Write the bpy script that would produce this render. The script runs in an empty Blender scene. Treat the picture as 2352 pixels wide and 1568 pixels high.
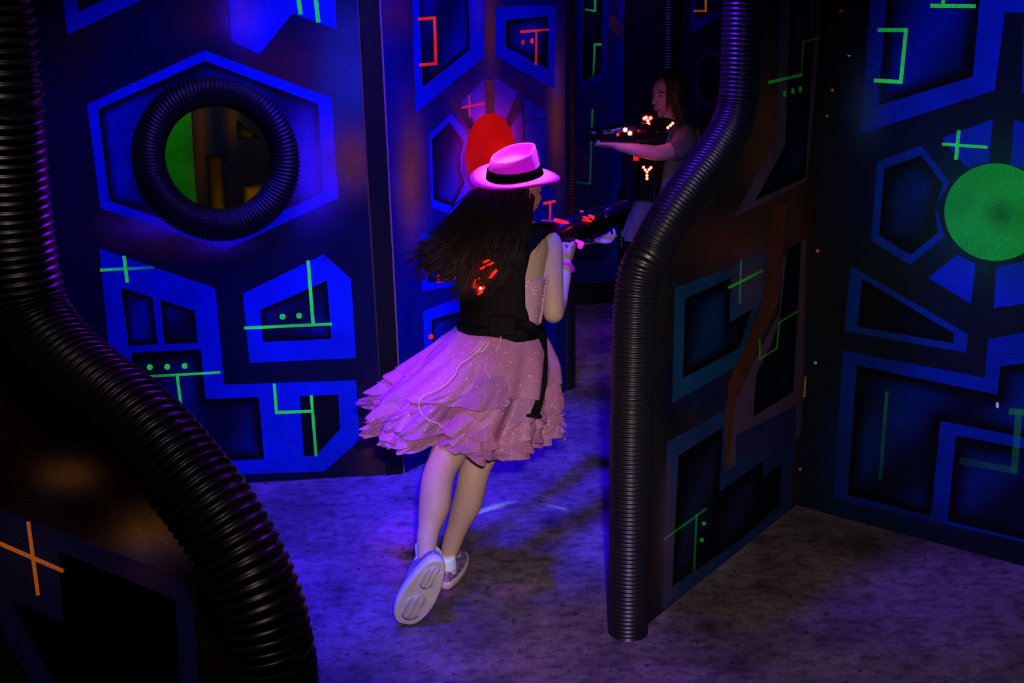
import bpy, bmesh, math, random
import numpy as np
from mathutils import Vector, Matrix
from mathutils.geometry import delaunay_2d_cdt
from mathutils.bvhtree import BVHTree
random.seed(7); rng = np.random.default_rng(7)
SC = bpy.context.scene
COL = SC.collection
V3 = Vector

# ------------------------------------------------------------------ camera
H = 2.1; FPX = 2674.0; PITCH = math.radians(18.5); ROLL = math.radians(1.03)
Fd = V3((0, math.cos(PITCH), -math.sin(PITCH)))
U0 = V3((0, math.sin(PITCH), math.cos(PITCH))); R0 = V3((1, 0, 0))
Rd = R0*math.cos(ROLL) - U0*math.sin(ROLL)
Ud = U0*math.cos(ROLL) + R0*math.sin(ROLL)
CAM = V3((0, 0, H))
cam_data = bpy.data.cameras.new('camera'); cam = bpy.data.objects.new('camera', cam_data); COL.objects.link(cam)
cam_data.sensor_width = 36; cam_data.lens = FPX/2352*36; cam_data.clip_start = .05
m = Matrix((Rd, Ud, -Fd)).transposed().to_4x4(); m.translation = CAM
cam.matrix_world = m
SC.camera = cam
SC.view_settings.view_transform = 'Standard'; SC.view_settings.look = 'None'
SC.view_settings.gamma = 1; SC.view_settings.use_curve_mapping = False; SC.view_settings.exposure = 0

def ray(x, y): return Fd + Rd*((x-1176)/FPX) - Ud*((y-784)/FPX)
def P(x, y, Y):                       # point seen at a pixel, at real distance Y in front
    d = ray(x, y); return CAM + d*(Y/d.y)
def floor_at(x, y):
    d = ray(x, y); return CAM + d*(-H/d.z)

# ------------------------------------------------------------------ world and lights
w = bpy.data.worlds.new('world'); SC.world = w; w.use_nodes = True
w.node_tree.nodes['Background'].inputs[0].default_value = (.25, .15, .35, 1)
w.node_tree.nodes['Background'].inputs[1].default_value = .006

def spot(name, loc, target, col, power, angle, blend=.6, size=.06):
    d = bpy.data.lights.new(name, 'SPOT'); o = bpy.data.objects.new(name, d); COL.objects.link(o)
    d.color = col; d.energy = power; d.spot_size = math.radians(angle); d.spot_blend = blend; d.shadow_soft_size = size
    o.location = loc; o.rotation_euler = (V3(target)-V3(loc)).to_track_quat('-Z', 'Y').to_euler()
    return o
UV = (.02, .001, 1.0)
UVP = (.16, .0, 1.0)
BL = (.11, .055, 1.0)
# weak camera flash
spot('flash_lamp', (.10, .0, H+.22), (-.12, 3.75, .52), (1, .80, .78), 235, 31, 1.0, .04)
spot('flash_lamp_wide', (.12, -.02, H+.22), (1.0, 3.3, .35), (1, .86, .80), 170, 54, .9, .04)
# ultraviolet lamps hung in the maze, with fill spots added among them
spot('uv_lamp_corridor', (-.95, 4.1, 3.1), (-.68, 4.05, 0), UV, 1150, 34, .7, .10)
spot('uv_lamp_gap', (.35, 4.55, 3.1), (.10, 4.45, 0), UV, 1300, 38, .7, .10)
spot('uv_lamp_passage', (.30, 6.2, 3.1), (.42, 6.1, 0), UVP, 190, 25, .7, .10)
spot('uv_lamp_front_left', (-.6, 2.6, 3.0), (-.72, 3.22, 0), UV, 800, 28, .8, .10)
spot('uv_lamp_front', (.1, 1.9, 3.0), (.16, 2.85, 0), UVP, 300, 26, .9, .10)
spot('uv_lamp_front_right', (1.3, 2.0, 3.0), (1.15, 2.75, 0), UVP, 100, 26, .9, .10)
spot('uv_lamp_left_wall', (.15, 2.8, 3.0), (-1.15, 4.5, 1.12), BL, 480, 42, .7, .10)
spot('uv_lamp_centre_wall', (-.15, 3.2, 3.1), (-.15, 4.95, 1.5), BL, 360, 40, .6, .10)
spot('uv_lamp_far', (.25, 6.0, 3.0), (.52, 7.0, 1.35), BL, 75, 60, .6, .1)
spot('uv_lamp_right_wall', (.9, 2.2, 3.2), (1.85, 3.85, 1.6), (.12, .16, 1), 180, 36, .8, .1)
spot('uv_lamp_hose', (.02, 3.45, 2.9), (.72, 3.78, 1.45), (.10, .01, 1), 340, 40, .7, .12)
_h = P(1183, 400, 4.05); spot('added_spot_hat', _h+V3((0, .12, 1.75)), _h+V3((0, .025, 0)), (.6, 1, .65), 900, 8.8, .2, .03)  # unseen narrow spot, added to brighten only the hat crown and brim
spot('violet_lamp_skirt', (-1.0, 3.1, 2.9), (-.38, 3.7, .72), (.30, .0, 1), 520, 17, .9, .08)
spot('added_spot_porthole', (-1.2, 4.95, 2.9), (-1.35, 5.8, 1.2), (.9, .8, .4), 70, 90, .6, .1)  # unseen fill, added to brighten the wall seen through the porthole
spot('uv_lamp_left_hose', (-.15, 2.9, 2.5), (-.80, 1.95, 1.15), (.25, .0, 1), 75, 52, .8, .1)
spot('added_spot_left', (-.5, 1.0, 3.0), (-.75, 1.9, .9), (1, .75, .8), 16, 60, .8, .1)  # unseen fill, added to bring up the left partition's brown patches

# ------------------------------------------------------------------ materials
def mat(name, col=(.5, .5, .5), rough=.5, metal=0, spec=.5, noise=0, nscale=30, emis=None, estr=0, bump=0, bscale=60, coat=0, trans=0, alpha=1, sub=0):
    M = bpy.data.materials.new(name); M.use_nodes = True; nt = M.node_tree; b = nt.nodes['Principled BSDF']
    b.inputs['Roughness'].default_value = rough; b.inputs['Metallic'].default_value = metal
    b.inputs['Specular IOR Level'].default_value = spec; b.inputs['Coat Weight'].default_value = coat
    b.inputs['Transmission Weight'].default_value = trans; b.inputs['Alpha'].default_value = alpha
    if sub: b.inputs['Subsurface Weight'].default_value = sub; b.inputs['Subsurface Radius'].default_value = (.012, .005, .003)
    c = (*col, 1); b.inputs['Base Color'].default_value = c
    tc = nt.nodes.new('ShaderNodeTexCoord')
    n = nt.nodes.new('ShaderNodeTexNoise'); n.inputs['Scale'].default_value = nscale; n.inputs['Detail'].default_value = 6
    nt.links.new(tc.outputs['Object'], n.inputs['Vector'])
    mr = nt.nodes.new('ShaderNodeMapRange'); mr.inputs[1].default_value = .3; mr.inputs[2].default_value = .7
    mr.inputs[3].default_value = 1-noise; mr.inputs[4].default_value = 1+noise
    nt.links.new(n.outputs['Fac'], mr.inputs[0])
    mx = nt.nodes.new('ShaderNodeVectorMath'); mx.operation = 'SCALE'; mx.inputs[0].default_value = col
    nt.links.new(mr.outputs[0], mx.inputs['Scale']); nt.links.new(mx.outputs[0], b.inputs['Base Color'])
    if emis: b.inputs['Emission Color'].default_value = (*emis, 1); b.inputs['Emission Strength'].default_value = estr
    if bump:
        n2 = nt.nodes.new('ShaderNodeTexNoise'); n2.inputs['Scale'].default_value = bscale; n2.inputs['Detail'].default_value = 5
        nt.links.new(tc.outputs['Object'], n2.inputs['Vector'])
        bp = nt.nodes.new('ShaderNodeBump'); bp.inputs['Strength'].default_value = bump; bp.inputs['Distance'].default_value = .004
        nt.links.new(n2.outputs['Fac'], bp.inputs['Height']); nt.links.new(bp.outputs[0], b.inputs['Normal'])
    return M

def wall_material():
    M = bpy.data.materials.new('airbrushed_wall_paint'); M.use_nodes = True; nt = M.node_tree; b = nt.nodes['Principled BSDF']
    at = nt.nodes.new('ShaderNodeAttribute'); at.attribute_name = 'paint'
    tc = nt.nodes.new('ShaderNodeTexCoord')
    n = nt.nodes.new('ShaderNodeTexNoise'); n.inputs['Scale'].default_value = 260; n.inputs['Detail'].default_value = 3
    n2 = nt.nodes.new('ShaderNodeTexNoise'); n2.inputs['Scale'].default_value = 7; n2.inputs['Detail'].default_value = 4
    for q in (n, n2): nt.links.new(tc.outputs['Object'], q.inputs['Vector'])
    mr = nt.nodes.new('ShaderNodeMapRange'); mr.inputs[1].default_value = .3; mr.inputs[2].default_value = .7; mr.inputs[3].default_value = .65; mr.inputs[4].default_value = 1.35
    nt.links.new(n.outputs['Fac'], mr.inputs[0])
    mr2 = nt.nodes.new('ShaderNodeMapRange'); mr2.inputs[1].default_value = .3; mr2.inputs[2].default_value = .7; mr2.inputs[3].default_value = .8; mr2.inputs[4].default_value = 1.2
    nt.links.new(n2.outputs['Fac'], mr2.inputs[0])
    mu = nt.nodes.new('ShaderNodeMath'); mu.operation = 'MULTIPLY'; nt.links.new(mr.outputs[0], mu.inputs[0]); nt.links.new(mr2.outputs[0], mu.inputs[1])
    mx = nt.nodes.new('ShaderNodeVectorMath'); mx.operation = 'SCALE'; nt.links.new(at.outputs['Color'], mx.inputs[0]); nt.links.new(mu.outputs[0], mx.inputs['Scale'])
    nt.links.new(mx.outputs[0], b.inputs['Base Color'])
    nt.links.new(mx.outputs[0], b.inputs['Emission Color'])      # emission stands in for fluorescence under blacklight; brown patches get some too
    nt.links.new(at.outputs['Alpha'], b.inputs['Emission Strength'])
    b.inputs['Roughness'].default_value = .62; b.inputs['Specular IOR Level'].default_value = .12
    return M
WALLM = wall_material()

def floor_material():
    M = bpy.data.materials.new('stained_concrete'); M.use_nodes = True; nt = M.node_tree; b = nt.nodes['Principled BSDF']
    tc = nt.nodes.new('ShaderNodeTexCoord')
    def noise(s, d=8, r=.6, stretch=(1, 1, 1)):
        mp = nt.nodes.new('ShaderNodeMapping'); mp.inputs['Scale'].default_value = stretch
        q = nt.nodes.new('ShaderNodeTexNoise'); q.inputs['Scale'].default_value = s; q.inputs['Detail'].default_value = d; q.inputs['Roughness'].default_value = r
        nt.links.new(tc.outputs['Object'], mp.inputs[0]); nt.links.new(mp.outputs[0], q.inputs['Vector']); return q.outputs['Fac']
    def ramp(src, a, c, lo, hi):
        r = nt.nodes.new('ShaderNodeMapRange'); r.inputs[1].default_value = a; r.inputs[2].default_value = c; r.inputs[3].default_value = lo; r.inputs[4].default_value = hi
        nt.links.new(src, r.inputs[0]); return r.outputs[0]
    def mul(a, c):
        r = nt.nodes.new('ShaderNodeMath'); r.operation = 'MULTIPLY'; nt.links.new(a, r.inputs[0]); nt.links.new(c, r.inputs[1]); return r.outputs[0]
    v = mul(ramp(noise(3.0), .35, .62, .45, 1.15), ramp(noise(17, 10, .7, (1, 1.6, 1)), .36, .56, .42, 1.1))
    v = mul(v, ramp(noise(70, 6, .7), .3, .62, .72, 1.12))
    v = mul(v, ramp(noise(34, 3, .5), .30, .36, .35, 1.0))
    at = nt.nodes.new('ShaderNodeAttribute'); at.attribute_name = 'paint'
    mx = nt.nodes.new('ShaderNodeVectorMath'); mx.operation = 'SCALE'; nt.links.new(at.outputs['Color'], mx.inputs[0]); nt.links.new(v, mx.inputs['Scale'])
    nt.links.new(mx.outputs[0], b.inputs['Base Color'])
    b.inputs['Roughness'].default_value = .55; b.inputs['Specular IOR Level'].default_value = .25
    bp = nt.nodes.new('ShaderNodeBump'); bp.inputs['Strength'].default_value = .25; bp.inputs['Distance'].default_value = .004
    nt.links.new(v, bp.inputs['Height']); nt.links.new(bp.outputs[0], b.inputs['Normal'])
    return M
FLOORM = floor_material()

HOSE = mat('black_ribbed_plastic', (.009, .008, .013), .33, spec=.5, noise=.25, nscale=90)
RINGM = mat('darkened_ribbed_plastic', (.004, .003, .005), .45, spec=.35, noise=.2)  # darker copy of the hose plastic, keeps the ring dark under the lamp
BLACK = mat('black_paint', (.004, .004, .006), .5, spec=.2, noise=.2)
SKIN = mat('skin', (.54, .345, .27), .55, spec=.25, noise=.05, nscale=40, sub=.08)
HAIR = mat('dark_brown_hair', (.011, .006, .006), .5, spec=.25, noise=.45, nscale=120)
HAIR2 = mat('brown_hair', (.045, .024, .016), .4, spec=.4, noise=.4, nscale=120)
VEST = mat('black_vest_fabric', (.003, .003, .004), .7, spec=.1, noise=.3, bump=.2)
VESTP = mat('glossy_black_plastic', (.003, .003, .004), .35, spec=.15)
GUNM = mat('black_gun_plastic', (.004, .003, .006), .25, spec=.35)
HATM = mat('neon_pink_felt', (.62, .032, .66), .85, spec=.0, noise=.02, emis=(1, .0, 1), estr=.28)  # felt given its own emission in place of blacklight fluorescence
HATB = mat('black_hat_band', (.001, .0005, .0015), .8, spec=.0)
LED = mat('red_led_core', (1, .1, .05), .3, emis=(1, .16, .07), estr=16)
LEDG = mat('red_led_glow', (1, .02, .01), .3, emis=(1, .012, .006), estr=1.6)
REDP = mat('red_lit_plastic', (.8, .02, .02), .3, emis=(1, .01, .01), estr=.75)
PINKP = mat('pink_lit_plastic', (.9, .08, .6), .25, emis=(.75, .02, .55), estr=.5)
BAND = mat('violet_wristband', (.25, .01, .45), .4, emis=(.42, .0, .9), estr=.35)  # wristband glow is emission standing in for fluorescence
SOLE = mat('white_rubber_sole', (.62, .55, .56), .6, noise=.08, nscale=25)
SOLED = mat('worn_sole_grooves', (.47, .40, .42), .7, noise=.15, nscale=25)
SOCK = mat('white_sock', (.8, .85, .95), .8, emis=(.1, .2, .7), estr=.25)  # bluish emission imitates the sock's blacklight glow
DENIM = mat('grey_tshirt_dress', (.10, .11, .15), .85, noise=.35, nscale=8, spec=.1)
CORD = mat('pink_satin_cord', (.75, .40, .62), .4)

def glitter_mat(name, base, spark, scale, thr, trans=.35, sp_gain=1.0, alpha=1.0, metal=0):  # glitter glints painted as overbright white specks in the base colour
    M = bpy.data.materials.new(name); M.use_nodes = True; nt = M.node_tree; b = nt.nodes['Principled BSDF']; out = nt.nodes['Material Output']
    tc = nt.nodes.new('ShaderNodeTexCoord'); v = nt.nodes.new('ShaderNodeTexVoronoi'); v.inputs['Scale'].default_value = scale
    nt.links.new(tc.outputs['Object'], v.inputs['Vector'])
    a = nt.nodes.new('ShaderNodeMath'); a.operation = 'LESS_THAN'; a.inputs[1].default_value = .30; nt.links.new(v.outputs['Distance'], a.inputs[0])
    sp = nt.nodes.new('ShaderNodeSeparateColor'); nt.links.new(v.outputs['Color'], sp.inputs[0])
    g = nt.nodes.new('ShaderNodeMath'); g.operation = 'GREATER_THAN'; g.inputs[1].default_value = thr; nt.links.new(sp.outputs[0], g.inputs[0])
    k = nt.nodes.new('ShaderNodeMath'); k.operation = 'MULTIPLY'; nt.links.new(a.outputs[0], k.inputs[0]); nt.links.new(g.outputs[0], k.inputs[1])
    n = nt.nodes.new('ShaderNodeTexNoise'); n.inputs['Scale'].default_value = 420; n.inputs['Detail'].default_value = 2; nt.links.new(tc.outputs['Object'], n.inputs['Vector'])
    mr = nt.nodes.new('ShaderNodeMapRange'); mr.inputs[1].default_value = .35; mr.inputs[2].default_value = .75; mr.inputs[3].default_value = .75; mr.inputs[4].default_value = 1.35; nt.links.new(n.outputs['Fac'], mr.inputs[0])
    sc = nt.nodes.new('ShaderNodeVectorMath'); sc.operation = 'SCALE'; sc.inputs[0].default_value = base; nt.links.new(mr.outputs[0], sc.inputs['Scale'])
    mx = nt.nodes.new('ShaderNodeMix'); mx.data_type = 'RGBA'; nt.links.new(k.outputs[0], mx.inputs[0]); nt.links.new(sc.outputs[0], mx.inputs[6]); mx.inputs[7].default_value = (*spark, 1)
    nt.links.new(mx.outputs[2], b.inputs['Base Color'])
    b.inputs['Roughness'].default_value = .45; b.inputs['Specular IOR Level'].default_value = .3; b.inputs['Metallic'].default_value = metal
    b.inputs['Alpha'].default_value = alpha
    if trans:
        t = nt.nodes.new('ShaderNodeBsdfTranslucent'); nt.links.new(mx.outputs[2], t.inputs[0])
        ms = nt.nodes.new('ShaderNodeMixShader'); ms.inputs[0].default_value = trans
        nt.links.new(b.outputs[0], ms.inputs[1]); nt.links.new(t.outputs[0], ms.inputs[2]); nt.links.new(ms.outputs[0], out.inputs[0])
    return M
TULLE2 = glitter_mat('mauve_glitter_tulle', (.50, .20, .46), (2.2, 2.0, 2.2), 260, .945, .3)  # darker tone on random petals, in place of shadow between layers
TULLE = glitter_mat('pink_glitter_tulle', (.60, .24, .47), (2.2, 2.0, 2.2), 260, .945, .3)
BODICE = glitter_mat('pink_bodice_fabric', (.62, .33, .46), (3, 3, 3), 190, .93, 0)
SHOEG = glitter_mat('purple_glitter', (.20, .10, .28), (2.2, 1.8, 2.3), 240, .55, 0)

# ------------------------------------------------------------------ object helpers
def setp(o, label=None, cat=None, group=None, kind=None):
    for k, v in (('label', label), ('category', cat), ('group', group), ('kind', kind)):
        if v: o[k] = v
    return o
def mesh_obj(name, verts, faces, material, parent=None, smooth=True):
    me = bpy.data.meshes.new(name); me.from_pydata([tuple(v) for v in verts], [], faces); me.update()
    mats = material if isinstance(material, (list, tuple)) else [material]
    for q in mats: me.materials.append(q)
    if smooth: me.polygons.foreach_set('use_smooth', [True]*len(me.polygons))
    o = bpy.data.objects.new(name, me); COL.objects.link(o)
    if parent: o.parent = parent; o.matrix_parent_inverse = parent.matrix_world.inverted()
    return o
def empty(name, loc, **k):
    o = bpy.data.objects.new(name, None); COL.objects.link(o); o.location = loc; o.empty_display_size = .1
    o.matrix_world = Matrix.Translation(loc)
    return setp(o, **k)
class MB:
    def __init__(s): s.v = []; s.f = []; s.mi = []
    def add(s, vs, fs, mi=0):
        o = len(s.v); s.v += [V3(q) for q in vs]; s.f += [tuple(i+o for i in f) for f in fs]; s.mi += [mi]*len(fs)
    def build(s, name, material, parent=None, smooth=True, **k):
        o = mesh_obj(name, s.v, s.f, material, parent, smooth)
        if any(s.mi): o.data.polygons.foreach_set('material_index', s.mi)
        b_ = bmesh.new(); b_.from_mesh(o.data); bmesh.ops.recalc_face_normals(b_, faces=b_.faces); b_.to_mesh(o.data); b_.free()
        return setp(o, **k)
    def box(s, c, sx, sy, sz, rot=None, mi=0):
        R = rot or Matrix.Identity(3); c = V3(c)
        vs = [c + R @ V3((x*sx/2, y*sy/2, z*sz/2)) for x in (-1, 1) for y in (-1, 1) for z in (-1, 1)]
        s.add(vs, [(0, 1, 3, 2), (4, 6, 7, 5), (0, 4, 5, 1), (2, 3, 7, 6), (0, 2, 6, 4), (1, 5, 7, 3)], mi)
    def ell(s, c, rx, ry, rz, rot=None, n=16, m_=10, mi=0):
        R = rot or Matrix.Identity(3); c = V3(c); vs = [c+R@V3((0, 0, rz))]
        for i in range(1, m_):
            a = math.pi*i/m_
            for j in range(n):
                b = 2*math.pi*j/n; vs.append(c+R@V3((rx*math.sin(a)*math.cos(b), ry*math.sin(a)*math.sin(b), rz*math.cos(a))))
        vs.append(c+R@V3((0, 0, -rz))); fs = []
        for j in range(n): fs.append((0, 1+j, 1+(j+1) % n))
        for i in range(m_-2):
            for j in range(n): a = 1+i*n+j; b = 1+i*n+(j+1) % n; fs.append((a, a+n, b+n, b))
        L = len(vs)-1; o = 1+(m_-2)*n
        for j in range(n): fs.append((L, o+(j+1) % n, o+j))
        s.add(vs, fs, mi)
    def loft(s, pts, rad, n=14, sub=6, ref=None, mi=0, cap=True):
        """tapering tube: pts list of Vector, rad list of r or (r_side, r_ref); ref = direction of the second radius"""
        pts = [V3(p) for p in pts]; rr = [(r, r) if not isinstance(r, tuple) else r for r in rad]
        Q = []; q = []
        for i in range(len(pts)-1):
            p0 = pts[max(i-1, 0)]; p1 = pts[i]; p2 = pts[i+1]; p3 = pts[min(i+2, len(pts)-1)]
            for k in range(sub):
                t = k/sub; Q.append(.5*((2*p1)+(p2-p0)*t+(2*p0-5*p1+4*p2-p3)*t*t+(-p0+3*p1-3*p2+p3)*t**3))
                e = t*t*(3-2*t); q.append((rr[i][0]*(1-e)+rr[i+1][0]*e, rr[i][1]*(1-e)+rr[i+1][1]*e))
        Q.append(pts[-1]); q.append(rr[-1])
        if cap:      # round ends
            def capend(c, d, r):
                return [(c+d*(max(r)*math.sin(a)), (r[0]*math.cos(a), r[1]*math.cos(a))) for a in (math.radians(35), math.radians(62), math.radians(84))]
            d0 = (Q[0]-Q[1]).normalized(); d1 = (Q[-1]-Q[-2]).normalized()
            a = capend(Q[0], d0, q[0])[::-1]; b = capend(Q[-1], d1, q[-1])
            Q = [x[0] for x in a]+Q+[x[0] for x in b]; q = [x[1] for x in a]+q+[x[1] for x in b]
        vs = []; N = V3(ref) if ref is not None else None
        if N is None: N = V3((.3, -.9, .31))
        for i, p in enumerate(Q):
            t = (Q[min(i+1, len(Q)-1)]-Q[max(i-1, 0)]).normalized()
            N2 = (N-t*N.dot(t))
            if N2.length < 1e-4: N2 = t.orthogonal()
            N2.normalize()
            if ref is None: N = N2
            B = t.cross(N2)
            for j in range(n):
                a = 2*math.pi*j/n; vs.append(p+B*(q[i][0]*math.cos(a))+N2*(q[i][1]*math.sin(a)))
        fs = [(i*n+j, i*n+(j+1) % n, (i+1)*n+(j+1) % n, (i+1)*n+j) for i in range(len(Q)-1) for j in range(n)]
        fs.append(tuple(range(n))[::-1]); fs.append(tuple((len(Q)-1)*n+j for j in range(n)))
        s.add(vs, fs, mi)
def remesh(o, voxel=.004, smooth=3, fac=.5):
    r = o.modifiers.new('remesh', 'REMESH'); r.mode = 'VOXEL'; r.voxel_size = voxel; r.use_smooth_shade = True
    if smooth: q = o.modifiers.new('smooth', 'SMOOTH'); q.factor = fac; q.iterations = smooth
    dg = bpy.context.evaluated_depsgraph_get(); me = bpy.data.meshes.new_from_object(o.evaluated_get(dg))
    o.modifiers.clear(); old = o.data; o.data = me; me.name = o.name
    me.polygons.foreach_set('use_smooth', [True]*len(me.polygons))
    bpy.data.meshes.remove(old)
    return o

# ------------------------------------------------------------------ airbrushed panels
def inpoly(pts, poly):
    x, y = pts[:, 0], pts[:, 1]; c = np.zeros(len(pts), bool); n = len(poly)
    for i in range(n):
        x1, y1 = poly[i]; x2, y2 = poly[(i+1) % n]
        if y1 == y2: continue
        k = ((y1 > y) != (y2 > y)) & (x < (x2-x1)*(y-y1)/(y2-y1)+x1); c ^= k
    return c
def polydist(pts, poly):
    d = np.full(len(pts), 1e9); n = len(poly)
    for i in range(n):
        a = np.array(poly[i]); b = np.array(poly[(i+1) % n]); ab = b-a; t = np.clip(((pts-a)@ab)/(ab@ab+1e-12), 0, 1)
        d = np.minimum(d, np.linalg.norm(pts-(a+t[:, None]*ab), axis=1))
    return d
class Plane2:
    """a vertical wall plane through two floor points (or the floor itself)"""
    def __init__(s, A=None, B=None):
        if A is None: s.O = V3((0, 0, 0)); s.d = V3((1, 0, 0)); s.e = V3((0, 1, 0)); s.n = V3((0, 0, 1))
        else:
            s.O = V3(A); s.d = (V3(B)-V3(A)).normalized(); s.e = V3((0, 0, 1)); s.n = s.d.cross(s.e)   # n = d x up
            if s.n.dot(CAM-s.O) < 0: s.n = -s.n
    def uv(s, x, y):
        r = ray(x, y); t = (s.O-CAM).dot(s.n)/r.dot(s.n); p = CAM+r*t-s.O
        return (p.dot(s.d), p.dot(s.e))
    def at(s, u, v, off=0): return s.O+s.d*u+s.e*v+s.n*off
def ellipse_px(c, rx, ry, n=40):
    return [(c[0]+rx*math.cos(2*math.pi*i/n), c[1]+ry*math.sin(2*math.pi*i/n)) for i in range(n)]
def build_panel(name, pl, outline, ops, base, thick=.09, grid=.016, hole=None, material=None, edge_col=(.003, .003, .005), gridbox=None, seed=0, **props):
    r = np.random.default_rng(seed)
    fills = []   # (kind, poly_uv, data)
    lines_v = [V3((a, b)) for a, b in outline]; edges = [(i, (i+1) % len(outline)) for i in range(len(outline))]
    def addpoly(pp):
        o = len(lines_v); lines_v.extend(V3((a, b)) for a, b in pp); edges.extend((o+i, o+(i+1) % len(pp)) for i in range(len(pp)))
    if hole: addpoly(hole)
    UVp = lambda q: [pl.uv(x, y) for x, y in q]
    for op in ops:
        k = op[0]
        if k in ('fill', 'win'):
            pp = UVp(op[1]); addpoly(pp); fills.append((k, pp, op[2:]))
        elif k == 'dot':
            pp = UVp(ellipse_px(op[1], op[2], op[2]*(op[5] if len(op) > 5 else 1), 14)); addpoly(pp); fills.append(('fill', pp, (op[3], op[4])))
        elif k == 'blob':
            c = np.array(pl.uv(*op[1])); ax = np.array(pl.uv(op[1][0]+op[2][0], op[1][1]))-c; ay = np.array(pl.uv(op[1][0], op[1][1]+op[2][1]))-c
            fills.append(('blob', None, (c, np.linalg.inv(np.array([ax, ay]).T), op[3], op[4], op[5] if len(op) > 5 else 0)))
        elif k == 'line':
            # op: pts, width_px, col, glow, alpha0, alpha1
            pts = op[1]; wd = op[2]; tot = sum(math.dist(pts[i], pts[i+1]) for i in range(len(pts)-1)); run = 0
            for i in range(len(pts)-1):
                a, b = np.array(pts[i], float), np.array(pts[i+1], float); L = np.linalg.norm(b-a); t = (b-a)/L; nn = np.array([-t[1], t[0]])*wd/2; e = t*wd*.35
                q = [tuple(a-e+nn), tuple(b+e+nn), tuple(b+e-nn), tuple(a-e-nn)]; pp = UVp(q); addpoly(pp)
                fills.append(('line', pp, (op[3], op[4], op[5]+(op[6]-op[5])*run/tot, op[5]+(op[6]-op[5])*(run+L)/tot, UVp([pts[i]])[0], UVp([pts[i+1]])[0]))); run += L
    ou = np.array(outline); lo, hi = ou.min(0), ou.max(0)
    if gridbox: lo2, hi2 = np.maximum(lo, gridbox[0]), np.minimum(hi, gridbox[1])
    else: lo2, hi2 = lo, hi
    gx, gy = np.meshgrid(np.arange(lo2[0]+grid/2, hi2[0], grid), np.arange(lo2[1]+grid/2, hi2[1], grid))
    g = np.stack([gx.ravel(), gy.ravel()], 1) + r.uniform(-.2, .2, (gx.size, 2))*grid
    g = g[inpoly(g, outline)]
    lines_v.extend(V3((float(a), float(b))) for a, b in g)
    vs, es, fs, *_ = delaunay_2d_cdt(lines_v, edges, [], 0, 1e-5, False)
    vv = np.array([(q.x, q.y) for q in vs]); ff = np.array(fs)
    cen = vv[ff].mean(1); keep = inpoly(cen, outline)
    if hole: keep &= ~inpoly(cen, hole)
    ff = ff[keep]; cen = cen[keep]
    # orientation
    a, b, c = vv[ff[:, 0]], vv[ff[:, 1]], vv[ff[:, 2]]
    area = (b[:, 0]-a[:, 0])*(c[:, 1]-a[:, 1])-(b[:, 1]-a[:, 1])*(c[:, 0]-a[:, 0])
    ff = ff[np.abs(area) > 1e-10]; cen = cen[np.abs(area) > 1e-10]
    flip = pl.d.cross(pl.e).dot(pl.n) < 0
    if flip: ff = ff[:, ::-1]
    nc = len(ff)*3; corner = vv[ff.ravel()]; cc = np.repeat(cen, 3, 0)
    colr = np.zeros((nc, 4)); colr[:, :3] = base
    ph = r.uniform(0, 6, 6)
    for k, pp, dt in fills:
        if k == 'fill':
            i = inpoly(cc, pp); colr[i, :3] = dt[0]; colr[i, 3] = dt[1] if len(dt) > 1 else 0
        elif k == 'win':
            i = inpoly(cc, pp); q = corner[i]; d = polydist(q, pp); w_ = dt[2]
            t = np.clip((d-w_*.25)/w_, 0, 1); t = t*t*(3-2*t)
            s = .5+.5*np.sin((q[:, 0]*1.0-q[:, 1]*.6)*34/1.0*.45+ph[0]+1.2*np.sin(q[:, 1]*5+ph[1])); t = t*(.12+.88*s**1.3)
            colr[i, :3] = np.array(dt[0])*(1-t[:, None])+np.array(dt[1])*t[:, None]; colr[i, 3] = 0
        elif k == 'blob':
            c0, M, bc, st, gw = dt; q = (M@(corner-c0).T).T; a_ = st*np.exp(-(q**2).sum(1)*1.3)
            colr[:, :3] = colr[:, :3]*(1-a_[:, None])+np.array(bc)*a_[:, None]; colr[:, 3] = colr[:, 3]*(1-a_)+gw*a_
        elif k == 'line':
            bc, gl, a0, a1, pa, pb = dt; i = inpoly(cc, pp); pa = np.array(pa); pb = np.array(pb); t = np.clip(((corner[i]-pa)@(pb-pa))/((pb-pa)@(pb-pa)), 0, 1)
            a_ = (a0+(a1-a0)*t)[:, None]; colr[i, :3] = colr[i, :3]*(1-a_)+np.array(bc)*a_; colr[i, 3] = colr[i, 3]*(1-a_[:, 0])+gl*a_[:, 0]
    verts = [pl.at(u, v, 0) for u, v in vv]; faces = [tuple(int(x) for x in f) for f in ff]
    extra = []
    if thick:
        loops = [outline]+([hole] if hole else [])
        bm = MB(); bm.v = verts
        n0 = len(verts)
        for li, lp in enumerate(loops):
            o = len(verts); n = len(lp); verts += [pl.at(u, v, 0) for u, v in lp]+[pl.at(u, v, -thick) for u, v in lp]
            for i in range(n):
                j = (i+1) % n; extra.append((o+i, o+j, o+n+j, o+n+i))
        o = len(verts)
        if hole:
            bv = [V3(q) for q in outline]+[V3(q) for q in hole]; n1 = len(outline); n2 = len(hole)
            be = [(i, (i+1) % n1) for i in range(n1)]+[(n1+i, n1+(i+1) % n2) for i in range(n2)]
            v2, _, f2, *_ = delaunay_2d_cdt(bv, be, [], 0, 1e-5, False)
            verts += [pl.at(q.x, q.y, -thick) for q in v2]
            a2 = np.array([(q.x, q.y) for q in v2])
            for f in f2:
                cx = a2[list(f)].mean(0)[None]
                if inpoly(cx, outline)[0] and not inpoly(cx, hole)[0]: extra.append(tuple(o+i for i in f))
        else:
            verts += [pl.at(u, v, -thick) for u, v in outline]; extra.append(tuple(range(o, o+len(outline))))
    ob = mesh_obj(name, verts, faces+extra, material or WALLM, None, False)
    ca = ob.data.color_attributes.new('paint', 'FLOAT_COLOR', 'CORNER')
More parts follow.
